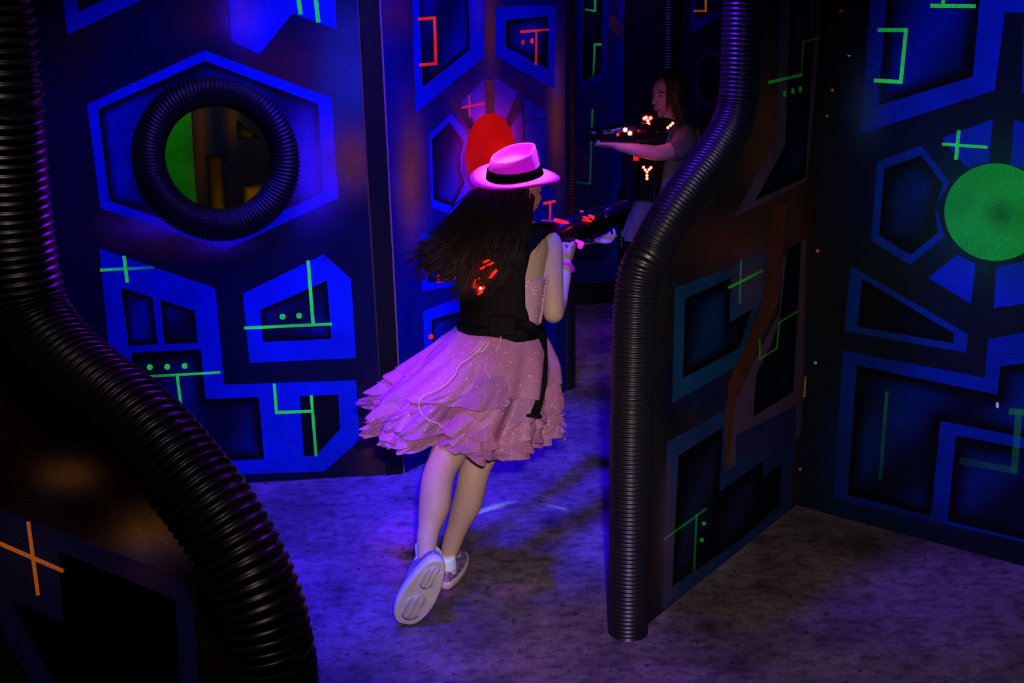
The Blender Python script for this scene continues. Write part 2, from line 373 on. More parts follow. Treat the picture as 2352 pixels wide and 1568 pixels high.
    tot = len(ob.data.loops); full = np.zeros((tot, 4)); full[:, :3] = edge_col; full[:nc] = colr
    ca.data.foreach_set('color', full.ravel())
    return setp(ob, kind='structure', **props)

# paints
BLU = (.0, .018, .50); NAVY = (.002, .006, .050); BK = (.001, .001, .004); DIM = (.0, .012, .26)
GRN = (.02, .62, .05); RED = (.95, .02, .01); ORG = (.75, .15, .0); PUR = (.16, .06, .42); RBR = (.10, .025, .02); OBR = (.34, .13, .02)
TEAL = (.02, .07, .15)
GG = .55       # emission of fluorescent line paint, set lower for lines on dimmer walls

# ---- floor
pf = Plane2()
build_panel('floor', pf, [(-4, -1), (4, -1), (4, 9), (-4, 9)], [
    ('blob', (1258, 1195), (26, 10), (.02, .015, .02), .9), ('blob', (1412, 1482), (22, 9), (.02, .015, .02), .95),
    ('blob', (1385, 912), (12, 4), (.03, .02, .03), .8), ('blob', (1640, 1440), (60, 25), (.05, .045, .03), .7), ('blob', (1960, 1250), (90, 30), (.08, .075, .05), .6),
    ('blob', (1750, 1240), (18, 8), (.03, .02, .02), .9), ('blob', (1690, 1530), (70, 25), (.08, .06, .07), .6), ('blob', (1560, 1400), (22, 12), (.02, .02, .015), .8),
    ('blob', (1030, 1565), (20, 8), (.02, .01, .03), .9), ('blob', (1620, 1385), (50, 22), (.06, .05, .04), .5), ('blob', (705, 1400), (12, 6), (.03, .02, .03), .8),
], (.17, .125, .13), thick=.1, grid=.04, gridbox=((-1.5, 2), (2.4, 7)), material=FLOORM, seed=3)
# ---- ceiling
mb = MB(); mb.box((0, 4, 3.45), 8, 10, .1); mb.build('ceiling', BLACK, None, False, kind='structure')

# ---- left wall with the porthole
A = floor_at(215, 1130); B = floor_at(903, 1089)
w1 = Plane2(A, B); L1 = (B-A).length
hc = w1.uv(497, 367); hr = .235
hole = [(hc[0]+hr*math.cos(2*math.pi*i/48), hc[1]+hr*math.sin(2*math.pi*i/48)) for i in range(48)]
W1 = [
 ('blob', (800, 200), (90, 170), TEAL, .8), ('blob', (300, 300), (300, 250), (.001, .003, .03), .6), ('blob', (640, 170), (110, 90), RBR, .55), ('blob', (480, 40), (80, 60), RBR, .5), ('blob', (170, 60), (70, 150), (.03, .012, .01), .8),
 ('blob', (400, 540), (170, 60), (.10, .03, .02), .8), ('blob', (330, 500), (90, 50), (.10, .03, .02), .7), ('blob', (860, 1020), (50, 120), (.08, .03, .03), .7),
 ('fill', [(140, -40), (154, 80), (330, -2), (400, -40)], BLU), ('win', [(172, -40), (180, 26), (243, -2), (300, -40)], BK, NAVY, .03),
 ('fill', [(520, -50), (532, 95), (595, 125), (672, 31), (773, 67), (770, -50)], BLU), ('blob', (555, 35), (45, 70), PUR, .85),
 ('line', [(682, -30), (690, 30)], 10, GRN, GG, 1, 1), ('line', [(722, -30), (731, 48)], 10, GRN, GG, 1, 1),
 ('fill', [(470, 115), (761, 225), (777, 455), (518, 573), (231, 478), (200, 239)], BLU),
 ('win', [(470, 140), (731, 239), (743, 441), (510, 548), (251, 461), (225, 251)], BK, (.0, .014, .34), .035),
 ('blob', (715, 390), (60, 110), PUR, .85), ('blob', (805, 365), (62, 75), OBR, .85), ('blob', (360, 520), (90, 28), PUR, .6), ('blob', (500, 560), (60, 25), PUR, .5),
 ('fill', [(228, 570), (494, 661), (515, 883), (818, 873), (826, 1010), (745, 1082), (480, 1092), (290, 1092), (250, 800)], BLU),
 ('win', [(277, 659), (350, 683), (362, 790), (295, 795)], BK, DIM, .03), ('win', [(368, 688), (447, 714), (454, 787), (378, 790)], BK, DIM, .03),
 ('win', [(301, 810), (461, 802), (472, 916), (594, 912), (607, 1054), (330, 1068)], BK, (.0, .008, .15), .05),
 ('win', [(689, 910), (777, 906), (781, 985), (726, 1046), (698, 1047)], BK, (.012, .01, .05), .03),
 ('fill', [(743, 584), (806, 639), (818, 822), (573, 833), (558, 674)], BLU), ('win', [(751, 644), (761, 778), (604, 785), (598, 712)], BK, (.0, .012, .22), .035),
 ('line', [(285, 590), (292, 646)], 8, GRN, GG, 1, 1), ('line', [(232, 620), (352, 614)], 7, GRN, GG, 1, .3),
 ('dot', (344, 843), 7, GRN, GG), ('dot', (384, 842), 7, GRN, GG), ('dot', (424, 840), 7, GRN, GG),
 ('line', [(290, 867), (504, 855)], 6, GRN, GG, .6, 1), ('line', [(407, 862), (424, 1000)], 7, GRN, GG, 1, .5),
 ('line', [(630, 883), (635, 947), (716, 944)], 7, GRN, GG, 1, 1), ('line', [(715, 910), (726, 1045)], 7, GRN, GG, 1, .8),
 ('line', [(708, 601), (719, 744)], 8, GRN, GG, 1, 1), ('line', [(563, 753), (760, 744)], 7, GRN, GG, 1, .9),
 ('dot', (649, 727), 7, GRN, GG), ('dot', (687, 725), 7, GRN, GG),
]
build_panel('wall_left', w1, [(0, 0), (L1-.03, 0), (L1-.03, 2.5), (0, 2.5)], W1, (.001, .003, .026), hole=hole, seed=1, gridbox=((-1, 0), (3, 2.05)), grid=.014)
# black corner strip between left and centre wall
A2 = floor_at(930, 1086); B2 = floor_at(1300, 898)
nrm = w1.n
mb = MB(); a = B-w1.d*.03; q = [a+nrm*.012, A2+V3((-.005, -.004, 0)), A2+V3((.03, .09, 0)), a-nrm*.1]
mb.add([p.copy() for p in q]+[p+V3((0, 0, 2.5)) for p in q], [(0, 1, 5, 4), (1, 2, 6, 5), (2, 3, 7, 6), (3, 0, 4, 7), (4, 5, 6, 7)])
mb.build('trim_1', BLACK, None, False, kind='structure')
mb = MB(); e2 = (B2-A2).normalized(); mb.box(A2+e2*.0+V3((-.003, -.006, 1.25)), .006, .006, 2.5)
mb.build('trim_2', mat('pale_bare_edge', (.22, .10, .16), .6), None, False, kind='structure')

# ---- centre wall
w2 = Plane2(A2, B2); L2 = (B2-A2).length
W2 = [
 ('blob', (945, 400), (36, 150), (.24, .05, .02), .95, .2), ('blob', (915, 30), (60, 60), (.12, .02, .05), .8), ('blob', (1128, 60), (26, 130), (.20, .035, .015), .85, .2), ('blob', (1278, 260), (24, 180), (.24, .06, .015), .85, .2), ('blob', (1060, 215), (60, 40), (.10, .02, .06), .5), ('blob', (1190, 195), (40, 30), (.10, .02, .05), .5),  # brown patches carry a little emission to lift them
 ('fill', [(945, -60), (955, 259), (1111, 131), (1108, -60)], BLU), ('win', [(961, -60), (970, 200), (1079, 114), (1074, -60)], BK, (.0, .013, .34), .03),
 ('fill', [(1137, 17), (1277, 11), (1274, 205), (1139, 129)], BLU), ('win', [(1162, 46), (1259, 37), (1259, 159), (1162, 107)], BK, (.0, .010, .24), .03), ('blob', (1100, 30), (16, 50), PUR, .6), ('blob', (1275, 190), (10, 40), PUR, .6),
 ('line', [(962, 44), (998, 41), (1001, 146), (966, 149)], 7, RED, .5, 1, 1), ('line', [(1197, 73), (1258, 68)], 6, RED, .5, 1, .6), ('line', [(1232, 72), (1231, 147)], 5, RED, .5, .8, .9), ('dot', (1201, 97), 4, RED, .3, 1.6), ('dot', (1222, 94), 4, RED, .6, 1.6),
 ('fill', [(1059, 233), (1112, 182), (1114, 264), (1093, 281)], (.10, .012, .40)), ('fill', [(1136, 177), (1190, 212), (1162, 269), (1137, 258)], (.07, .012, .38)), ('fill', [(1198, 252), (1203, 335), (1180, 332), (1175, 292)], (.10, .01, .25)),
 ('fill', [(1204, 226), (1254, 257), (1257, 480), (1207, 480)], (.0, .012, .32)), ('line', [(1204, 280), (1254, 272)], 4, BK, 0, .8, .8), ('line', [(1202, 240), (1206, 400)], 5, BK, 0, .7, .7),
 ('fill', [(985, 310), (1036, 260), (1078, 313), (1064, 355), (1062, 395), (1082, 432), (1036, 492), (990, 475)], BLU),
 ('win', [(992, 320), (1032, 281), (1066, 325), (1058, 358), (1058, 390), (1068, 419), (1041, 475), (996, 458)], BK, (.01, .012, .25), .03),
 ('blob', (1127, 352), (66, 108), (.70, .003, .24), 1.0, 1.5), ('line', [(1124, 190), (1126, 275)], 20, (.16, .02, .02), .3, .75, 1), ('line', [(1040, 232), (1090, 300)], 17, (.14, .02, .03), .1, .6, .9), ('line', [(1186, 235), (1166, 290)], 15, (.14, .02, .03), .1, .6, .9),
 ('fill', ellipse_px((1127, 352), 57, 92), (.9, .006, .002), .38),
 ('line', [(1078, 220), (1079, 268)], 4, RED, .5, 1, 1), ('line', [(1061, 247), (1111, 238)], 5, RED, .5, 1, 1),
 ('fill', [(966, 534), (1010, 545), (1120, 520), (1150, 640), (970, 668)], BLU), ('win', [(982, 572), (1110, 560), (1110, 620), (984, 650)], BK, DIM, .03),
 ('line', [(1008, 620), (1007, 646), (1045, 637)], 7, RED, .5, .8, 1),
 ('fill', [(972, 714), (1120, 660), (1120, 900), (976, 860)], BLU), ('win', [(992, 734), (1110, 700), (1110, 860), (992, 840)], BK, DIM, .03), ('dot', (990, 773), 6, RED, .5),
 ('fill', [(1200, 440), (1277, 432), (1277, 560), (1200, 560)], (.0, .010, .30)), ('line', [(1250, 467), (1274, 462)], 6, RED, .6, 1, 1), ('line', [(1264, 465), (1263, 520)], 5, RED, .6, .9, .7),
 ('fill', [(1180, 720), (1276, 735), (1276, 850), (1180, 880)], (.0, .010, .26)), ('win', [(1200, 740), (1254, 745), (1254, 870), (1200, 880)], BK, DIM, .03),
]
build_panel('wall_centre', w2, [(0, 0), (L2, 0), (L2, 2.5), (0, 2.5)], W2, (.001, .005, .11), seed=2, gridbox=((-1, .2), (3, 2.1)), grid=.014)
mb = MB(); mb.box(w2.at(L2-.05, .03, .006), .006, .3, .06, Matrix((w2.n, w2.d, w2.e)).transposed())

# ---- far wall
A3 = floor_at(1300, 702); B3 = floor_at(1480, 690)
w3 = Plane2(A3, B3); L3 = (B3-A3).length; DB = (.0, .010, .22)
W3 = [
 ('blob', (1405, 60), (14, 90), RBR, .8), ('line', [(1405, 50), (1440, 85), (1490, 128)], 26, RBR, .08, .8, .8), ('blob', (1345, 370), (30, 60), RBR, .6),
 ('fill', [(1335, -30), (1331, 209), (1394, 180), (1402, -30)], DB), ('win', [(1341, -30), (1336, 188), (1380, 166), (1386, -30)], BK, (.01, .01, .05), .05),
 ('fill', [(1420, -30), (1420, 48), (1485, 99), (1489, -30)], (.02, .012, .18)), ('win', [(1434, -30), (1436, 42), (1481, 83), (1483, -30)], BK, (.0, .01, .04), .05),
 ('blob', (1450, 200), (50, 120), (.0, .008, .24), .9), ('blob', (1400, 330), (60, 80), (.0, .012, .14), .8), ('fill', [(1418, 86), (1484, 116), (1479, 282), (1412, 262)], (.0, .009, .25)),
 ('fill', [(1403, 425), (1480, 405), (1480, 640), (1403, 640)], (.0, .01, .12)), ('win', [(1420, 430), (1480, 415), (1480, 620), (1418, 620)], BK, (.0, .01, .05), .05),
 ('fill', [(1280, 655), (1490, 640), (1490, 720), (1280, 720)], BK), ('line', [(1345, 22), (1367, 25), (1367, -20)], 5, GRN, .4, .6, 1), ('line', [(1380, 102), (1366, 102), (1363, 172)], 5, GRN, .3, 1, .4), ('line', [(1437, 26), (1474, 28), (1470, 70)], 5, GRN, .3, .9, .4),
 ('line', [(1467, 124), (1464, 226), (1477, 227)], 5, GRN, .35, .9, .9), ('line', [(1440, 292), (1441, 272), (1470, 273)], 4, GRN, .3, .6, .7), ('line', [(1361, 252), (1355, 422), (1325, 418)], 5, GRN, .2, .6, .25),
 ('line', [(1434, 435), (1430, 490)], 5, GRN, .2, .5, .3), ('line', [(1429, 530), (1428, 566), (1448, 570), (1445, 650)], 4, GRN, .3, .6, .4), ('line', [(1316, 520), (1316, 600)], 3, GRN, .3, .3, .3),
]
build_panel('wall_far', w3, [(-.15, 0), (L3, 0), (L3, 2.5), (-.15, 2.5)], W3, (.001, .006, .09), seed=4, gridbox=((-1, .2), (3, 2.2)), grid=.02)
# ---- dim wall behind the second player
A4 = floor_at(1560, 705); B4 = A4+V3((1.3, .1, 0))
w4 = Plane2(A4, B4)
W4 = [
 ('fill', [(1590, -30), (1585, 75), (1690, 20), (1690, -30)], (.0, .010, .16)), ('win', [(1598, -30), (1597, 45), (1672, 10), (1672, -30)], BK, (.0, .01, .1), .05),
 ('line', [(1594, 25), (1621, 25), (1621, -20)], 5, ORG, .5, .6, 1), ('dot', (1668, 100), 6, RED, .3, .6),
 ('fill', [(1600, 135), (1632, 110), (1662, 140), (1656, 232), (1625, 252), (1596, 215)], (.03, .015, .07)), ('win', [(1606, 140), (1632, 122), (1655, 146), (1650, 222), (1626, 240), (1602, 210)], BK, (.02, .01, .03), .05),
 ('fill', [(1662, 140), (1690, 130), (1690, 250), (1657, 232)], (.34, .10, .01)), ('fill', [(1570, 300), (1640, 320), (1640, 470), (1570, 470)], (.0, .01, .07)), ('line', [(1602, 300), (1602, 340), (1622, 344)], 5, ORG, .3, .3, 1),
 ('blob', (1650, 300), (40, 60), RBR, .8),
]
build_panel('wall_far_right', w4, [(-.35, 0), (1.6, 0), (1.6, 2.5), (-.35, 2.5)], W4, (.004, .004, .016), seed=5, gridbox=((-1, .4), (3, 2.3)), grid=.025)
w3b = Plane2(B3, A4)
mb = MB(); c = (B3+A4)/2; mb.box(c+V3((0, .05, 1.25)), (A4-B3).length+.05, .12, 2.5); mb.build('trim_3', BLACK, None, False, kind='structure')

# ---- right partition with the bent hose
A5 = floor_at(1460, 1455); B5 = floor_at(1828, 1160)
w5 = Plane2(A5, B5); L5 = (B5-A5).length
hose5 = [w5.uv(x, y) for x, y in [(1464, 1250), (1482, 668), (1512, 587), (1552, 512), (1604, 434), (1660, 357), (1701, 284), (1718, 204), (1728, 0)]]
outl5 = [(0.0, 0), (L5, 0), (L5, 2.5), (hose5[-1][0], 2.5), hose5[-1], hose5[-2], hose5[-3], hose5[4], hose5[2], (hose5[1][0], hose5[1][1]), (0.0, .6)]
BR5 = (.055, .030, .022); PG = (.085, .055, .10); TB = (.005, .05, .14)
W5 = [
 ('blob', (1540, 1100), (60, 500), (.004, .004, .005), .95), ('blob', (1700, 560), (90, 60), (.13, .03, .015), .8), ('blob', (1760, 320), (50, 180), (.13, .055, .01), .8), ('blob', (1830, 700), (30, 500), (.09, .03, .015), .8),
 ('blob', (1760, 1050), (120, 200), (.02, .01, .012), .8), ('blob', (1620, 900), (80, 60), (.0, .01, .08), .8),
 ('fill', [(1797, -60), (1783, 318), (1685, 500), (1853, 415), (1885, 60), (1885, -60)], PG),
 ('win', [(1818, -60), (1803, 335), (1735, 460), (1850, 408), (1872, 60), (1874, -60)], BK, (.004, .012, .05), .05),
 ('fill', [(1550, 662), (1682, 611), (1754, 572), (1751, 680), (1697, 839), (1544, 926)], TB), ('blob', (1730, 640), (50, 80), PG, .9),
 ('win', [(1574, 686), (1679, 638), (1676, 740), (1727, 710), (1697, 800), (1568, 869)], BK, (.002, .025, .11), .05),
 ('line', [(1790, 480), (1772, 690), (1690, 880), (1666, 1110)], 32, (.11, .032, .015), 0, .8, .8),
 ('fill', [(1798, 590), (1852, 545), (1840, 1000), (1700, 1080), (1668, 1120), (1690, 920), (1745, 800), (1790, 720)], PG), ('fill', [(1690, 1000), (1830, 930), (1825, 1060), (1690, 1120)], (.02, .02, .11)),
 ('win', [(1808, 575), (1840, 552), (1832, 720), (1800, 745), (1770, 790), (1790, 740)], BK, (.01, .006, .01), .04),
 ('win', [(1795, 745), (1832, 715), (1822, 900), (1730, 957), (1737, 860)], BK, (.002, .012, .03), .04),
 ('fill', [(1532, 1015), (1668, 940), (1664, 1085), (1757, 1020), (1762, 1060), (1826, 1010), (1815, 1170), (1700, 1270), (1522, 1400)], (.012, .03, .13)), ('blob', (1535, 1250), (25, 160), PG, .8),
 ('win', [(1559, 1046), (1661, 980), (1652, 1130), (1751, 1058), (1754, 1094), (1796, 1064), (1790, 1160), (1700, 1240), (1544, 1346)], BK, (.008, .012, .05), .06),
 ('line', [(1702, 600), (1699, 698)], 4, GRN, .14, .5, .4), ('line', [(1675, 660), (1750, 622)], 6, GRN, .14, .8, .4),
 ('line', [(1767, 189), (1840, 172)], 7, GRN, .1, .8, .6), ('line', [(1840, 172), (1846, 95), (1880, 88)], 4, GRN, .08, .25, .35), ('line', [(1865, -20), (1865, 88)], 4, GRN, .05, .2, .2),
 ('dot', (1802, 215), 4, GRN, .05, 1.8), ('dot', (1821, 209), 4, GRN, .05, 1.8), ('dot', (1838, 205), 4, GRN, .05, 1.8),
 ('line', [(1745, 780), (1745, 824), (1784, 800), (1790, 740), (1832, 715)], 4, GRN, .08, .45, .45),
 ('line', [(1526, 1238), (1622, 1168)], 5, GRN, .1, .3, .4), ('line', [(1600, 1182), (1594, 1310)], 5, GRN, .1, .5, .2), ('dot', (1617, 1202), 5, GRN, .06), ('dot', (1612, 1240), 5, GRN, .06),
]
build_panel('wall_partition_right', w5, outl5, W5, (.018, .014, .016), seed=6, gridbox=((-1, 0), (3, 2.3)), grid=.014, thick=.06)

# ---- right wall
C6 = floor_at(2352, 1300); w6 = Plane2(B5, B5+(C6-B5)*3)
RB = (.0, .022, .42); GR6 = (.010, .50, .035)
W6 = [
 ('blob', (1900, 500), (60, 500), (.006, .006, .006), .85), ('blob', (2060, 400), (200, 200), (.001, .006, .05), .5), ('blob', (2050, 640), (150, 80), (.006, .012, .006), .7),
 ('fill', [(2004, -60), (1977, 307), (2285, 208), (2308, 29), (2400, 29), (2400, -60)], RB), ('win', [(2042, -60), (2016, 243), (2234, 176), (2256, -60)], BK, (.0, .012, .28), .045), ('blob', (1985, 240), (45, 90), (.03, .07, .14), .85),
 ('fill', [(2347, 215), (2400, 200), (2400, 30), (2352, 30)], RB),
 ('fill', [(2116, 334), (2181, 418), (2150, 475), (2169, 543), (2089, 608), (2001, 552), (2015, 371)], (.0, .03, .24)),
 ('win', [(2116, 357), (2166, 422), (2148, 482), (2155, 534), (2091, 585), (2019, 540), (2031, 386)], BK, (.0, .014, .08), .05),
 ('fill', [(2163, 317), (2281, 273), (2271, 373), (2221, 386)], RB), ('fill', [(2330, 275), (2400, 300), (2400, 400), (2320, 378)], RB),
 ('fill', [(2132, 638), (2198, 585), (2241, 605), (2230, 697)], RB), ('fill', [(2288, 614), (2400, 590), (2400, 690), (2283, 707)], RB),
 ('blob', (2287, 487), (165, 160), (.01, .10, .03), .75),
 ('fill', ellipse_px((2287, 487), 118, 112, 48), GR6, .08), ('blob', (2300, 492), (40, 36), (.01, .12, .02), .6),
 ('fill', [(1953, 609), (2223, 767), (2220, 810), (1940, 760)], (.0, .028, .22)), ('win', [(1980, 640), (2190, 765), (2190, 788), (1969, 750)], BK, (.001, .008, .02), .05),
 ('fill', [(1936, 805), (2261, 867), (2270, 779), (2420, 750), (2420, 1260), (1915, 1145)], (.0, .020, .28)), ('blob', (1930, 1050), (50, 150), (.0, .014, .10), .7), ('blob', (2100, 1180), (200, 40), (.0, .01, .08), .7),
 ('win', [(1968, 839), (2290, 906), (2298, 841), (2420, 825), (2420, 1017), (2160, 966), (2138, 1185), (1947, 1136)], BK, (.0, .018, .16), .05),
 ('win', [(2196, 1000), (2420, 1043), (2420, 1255), (2176, 1196)], BK, (.0, .012, .12), .06),
 ('line', [(2019, 69), (2081, 69), (2069, 188), (2010, 185)], 9, GRN, .42, .8, 1), ('line', [(2140, 13), (2238, 14)], 9, GRN, .42, 1, 1), ('line', [(2167, -25), (2166, 12)], 8, GRN, .42, 1, 1),
 ('line', [(2202, 302), (2196, 364)], 9, GRN, .42, .8, .9), ('line', [(2166, 331), (2266, 338)], 7, GRN, .42, .9, 1),
 ('line', [(2037, 902), (2022, 1100)], 8, (.01, .18, .06), .1, .7, .3), ('line', [(2340, 945), (2330, 1080), (2210, 1058)], 16, (.01, .22, .05), .1, .6, .2), ('line', [(2322, 945), (2380, 948)], 14, (.01, .25, .05), .1, .8, .8),
 ('dot', (1932, 25), 5, ORG, 0), ('dot', (1912, 207), 4, ORG, .05), ('dot', (1900, 266), 3, (.4, .35, .2), 0), ('dot', (1878, 576), 4.5, ORG, 0), ('dot', (1838, 1077), 4, (.5, .15, .1), 0), ('dot', (1950, 128), 4, (.7, .7, .7), .1, .4), ('dot', (2291, 930), 4, (.7, .6, .9), .1, 1.8), ('dot', (1873, 833), 4, (.6, .5, .5), 0, .8),
 ('fill', [(1846, 870), (1852, 862), (1850, 910), (1844, 915)], (.35, .18, .06)),
]
build_panel('wall_right', w6, [(0, 0), (2.6, 0), (2.6, 2.5), (0, 2.5)], W6, (.003, .007, .016), seed=7, gridbox=((-1, 0), (1.2, 2.3)), grid=.014)

# ---- left foreground partition with the big bent hose
p7 = CAM+ray(577, 1414)*1.66; p7f = V3((p7.x, p7.y, 0))
dB = (B5-C6).normalized(); w7 = Plane2(p7f, p7f+dB)
hose7 = [(.0, 1.09), (.004, 1.15), (.018, 1.212), (.047, 1.272), (.094, 1.328), (.155, 1.376), (.215, 1.417)]+[w7.uv(x, y) for x, y in [ (253, 964), (110, 845), (30, 740), (-5, 610), (-30, 430), (-46, 260), (-62, 110)]]
W7 = [
 ('blob', (350, 1230), (130, 80), (.34, .13, .02),   .85, .15), ('blob', (160, 1090), (90, 50), (.30, .11, .02), .8, .15), ('blob', (100, 1000), (130, 50), (.06, .02, .09), .6), ('blob', (180, 1180), (100, 50), (.02, .012, .02), .7),  # orange-brown patches brightened by emission in the paint
 ('fill', [(-60, 1140), (-10, 1165), (439, 1336), (462, 1640), (110, 1640), (75, 1568), (0, 1448), (-60, 1350)], (.05, .08, .45)), ('blob', (350, 1310), (110, 60), (.26, .12, .36), .8), ('blob', (60, 1290), (110, 110), (.20, .13, .36), .7),
 ('win', [(133, 1264), (403, 1377), (417, 1640), (170, 1640), (105, 1530), (20, 1375), (146, 1431)], BK, (.008, .008, .06), .05),
 ('line', [(65, 1200), (87, 1364)], 9, ORG, .32, .9, 1), ('line', [(-60, 1222), (0, 1248), (143, 1310)], 10, ORG, .32, 1, .9),
]
o7 = [(0, 0)]+[(0, hose7[0][1])]+hose7[1:]
o7 = o7+[(hose7[-1][0], 2.5), (2.4, 2.5), (2.4, 0)]
build_panel('wall_partition_left', w7, o7, W7, (.06, .025, .014), seed=8, gridbox=((-1, .3), (1.4, 2.0)), grid=.014, thick=.06)
# ---- wall seen in the gap beside the left wall
A0 = A+V3((-.006, -.012, 0)); B0 = A0+V3((-.62, -.52, 0)); w0 = Plane2(B0, A0)
build_panel('wall_far_left', w0, [(-1.6, 0), ((A0-B0).length, 0), ((A0-B0).length, 2.5), (-1.6, 2.5)], [('blob', (95, 560), (30, 120), (.16, .05, .02), .8), ('blob', (60, 300), (30, 150), (.05, .02, .02), .8)], (.035, .014, .012), seed=9, gridbox=((0, .3), (1, 2.2)), grid=.03)
# ---- wall behind the porthole
q8 = A+w1.n*-1.3; w8 = Plane2(q8, q8+w1.d)
W8 = [
 ('fill', [(340, 230), (437, 230), (445, 370), (456, 520), (340, 520)], (.01, .42, .01)), ('blob', (500, 330), (70, 110), (.0, .01, .08), .9), ('blob', (460, 330), (18, 140), (.14, .05, .01), .8), ('blob', (535, 270), (16, 60), (.16, .06, .01), .8),
 ('win', [(474, 356), (512, 356), (520, 500), (484, 500)], BK, (.62, .26, .02), .02), ('win', [(543, 272), (600, 318), (545, 322)], BK, (.55, .30, .02), .03), ('win', [(556, 424), (620, 418), (620, 500), (558, 500)], BK, (.55, .24, .02), .03),
]
build_panel('wall_behind_porthole', w8, [(-1.2, 0), (2.2, 0), (2.2, 2.5), (-1.2, 2.5)], W8, (.012, .008, .035), seed=10, gridbox=((0, .8), (1.6, 2)), grid=.02)

# ------------------------------------------------------------------ corrugated hoses
def spline(pts, step):
    Q = []
    for i in range(len(pts)-1):
        p0 = pts[max(i-1, 0)]; p1 = pts[i]; p2 = pts[i+1]; p3 = pts[min(i+2, len(pts)-1)]
        for k in range(24):
            t = k/24; Q.append(.5*((2*p1)+(p2-p0)*t+(2*p0-5*p1+4*p2-p3)*t*t+(-p0+3*p1-3*p2+p3)*t**3))
    Q.append(pts[-1]); out = [Q[0]]; acc = 0
    for i in range(1, len(Q)):
        seg = Q[i]-Q[i-1]; L = seg.length; pos = 0
        while acc+(L-pos) >= step:
            pos += step-acc; acc = 0; out.append(Q[i-1]+seg*(pos/L))
        acc += L-pos
    return out
def ribbed(path, r, pitch=.0148, depth=.0065, n=48, closed=False, jitter=0):
    m_ = len(path); vs = []; step = (path[1]-path[0]).length; N = None
    for i, p in enumerate(path):
        t = (path[(i+1) % m_] if closed or i < m_-1 else p)-(path[i-1] if closed or i else p); t.normalize()
        if N is None: N = t.orthogonal().normalized()
        N = (N-t*N.dot(t)).normalized(); B_ = t.cross(N)
        ph = i*step/pitch*2*math.pi; s = .5+.5*math.cos(ph); rr = r-depth*(1-s**.7)
        for j in range(n):
            a = 2*math.pi*j/n; vs.append(p+(N*math.cos(a)+B_*math.sin(a))*rr)
    fs = []
    for i in range(m_ if closed else m_-1):
        k = (i+1) % m_
        for j in range(n): fs.append((i*n+j, i*n+(j+1) % n, k*n+(j+1) % n, k*n+j))
    return vs, fs
def hose(label, pts, r=.0655, group=None, tail=True, name='corrugated_hose'):
    path = spline(pts, .0148/7); vs, fs = ribbed(path, r)
    return setp(mesh_obj(name, vs, fs, HOSE), label, 'hose')
off = .03
hp = [w5.at(0, 0, -off), w5.at(0, .3, -off), w5.at(0, .8, -off)]+[w5.at(u, v, -off) for u, v in hose5[1:]]
hp.append(w5.at(hose5[-1][0], 2.5, -off))
hose('black corrugated hose capping the near edge of the right partition, bending right at waist height', hp)
hp = [w7.at(0, 0, -off), w7.at(0, .45, -off), w7.at(0, .8, -off)]+[w7.at(u, v, -off) for u, v in hose7]+[w7.at(hose7[-1][0], 2.5, -off)]
hose('large black corrugated hose sweeping diagonally down the left foreground partition edge', hp)
e = w2.at(L2+.045, 0, -.045)
hose('dark upright corrugated hose standing at the end of the wall with the red disc', [e+V3((0, 0, z)) for z in (0, .8, 1.6, 2.5)], .06)
e = floor_at(1524, 760)
hose('dim vertical corrugated hose behind the girl aiming left', [e+V3((0, 0, z)) for z in (0, .8, 1.6, 2.5)], .06)
# ring round the porthole
R_ = .262; N_ = 7*111; path = [w1.at(hc[0]+R_*math.cos(2*math.pi*i/N_), hc[1]+R_*math.sin(2*math.pi*i/N_), -.035) for i in range(N_)]
stp = 2*math.pi*R_/N_
vs, fs = ribbed(path, .066, pitch=stp*7, closed=True, n=32)
setp(mesh_obj('corrugated_hose', vs, fs, RINGM), 'black corrugated hose ring around the round hole in the left wall', 'hose')

# ------------------------------------------------------------------ people
def hand(mb, wrist, fdir, palm, side, s=1.0, curl=(.3, .3, .3, .3), thumb=.6, spread=.0):
    """fdir: direction of fingers, palm: palm-facing normal, side: towards the thumb"""
    f = V3(fdir).normalized(); pn = V3(palm); pn = (pn-f*pn.dot(f)).normalized(); sd = f.cross(pn)
    if sd.dot(V3(side)) < 0: sd = -sd
    w = V3(wrist); L = .072*s
    mb.loft([w-f*.02*s, w+f*.01*s, w+f*.04*s, w+f*L], [(.022*s, .018*s), (.026*s, .015*s), (.035*s, .014*s), (.034*s, .011*s)], 14, 4, ref=pn)
    for i, (o, ln, r) in enumerate(((.026, .064, .0082), (.009, .072, .0086), (-.009, .067, .0082), (-.026, .052, .0072))):
        b = w+f*(L-.012*s)+sd*o*s; d = (f+sd*(o*spread*18)).normalized(); pts = [b]; cur = b; a = 0
        for j, fr in enumerate((.2, .42, .32, .26)):
            if j: a += curl[i]*1.25
            dd = d*math.cos(a)+pn*math.sin(a); cur = cur+dd*ln*s*fr; pts.append(cur)
        mb.loft(pts, [r*s, r*s, r*s*.97, r*s*.9, r*s*.78], 8, 3)
    b = w+f*.014*s+sd*.018*s+pn*.004*s; d1 = (f*.55+sd*.8+pn*.25).normalized(); d2 = (f*.85+sd*(.5-thumb*.6)+pn*.45*thumb).normalized()
    mb.loft([b, b+d1*.026*s, b+d1*.026*s+d2*.024*s, b+d1*.026*s+d2*.046*s], [.0125*s, .0105*s, .0092*s, .0078*s], 8, 3)

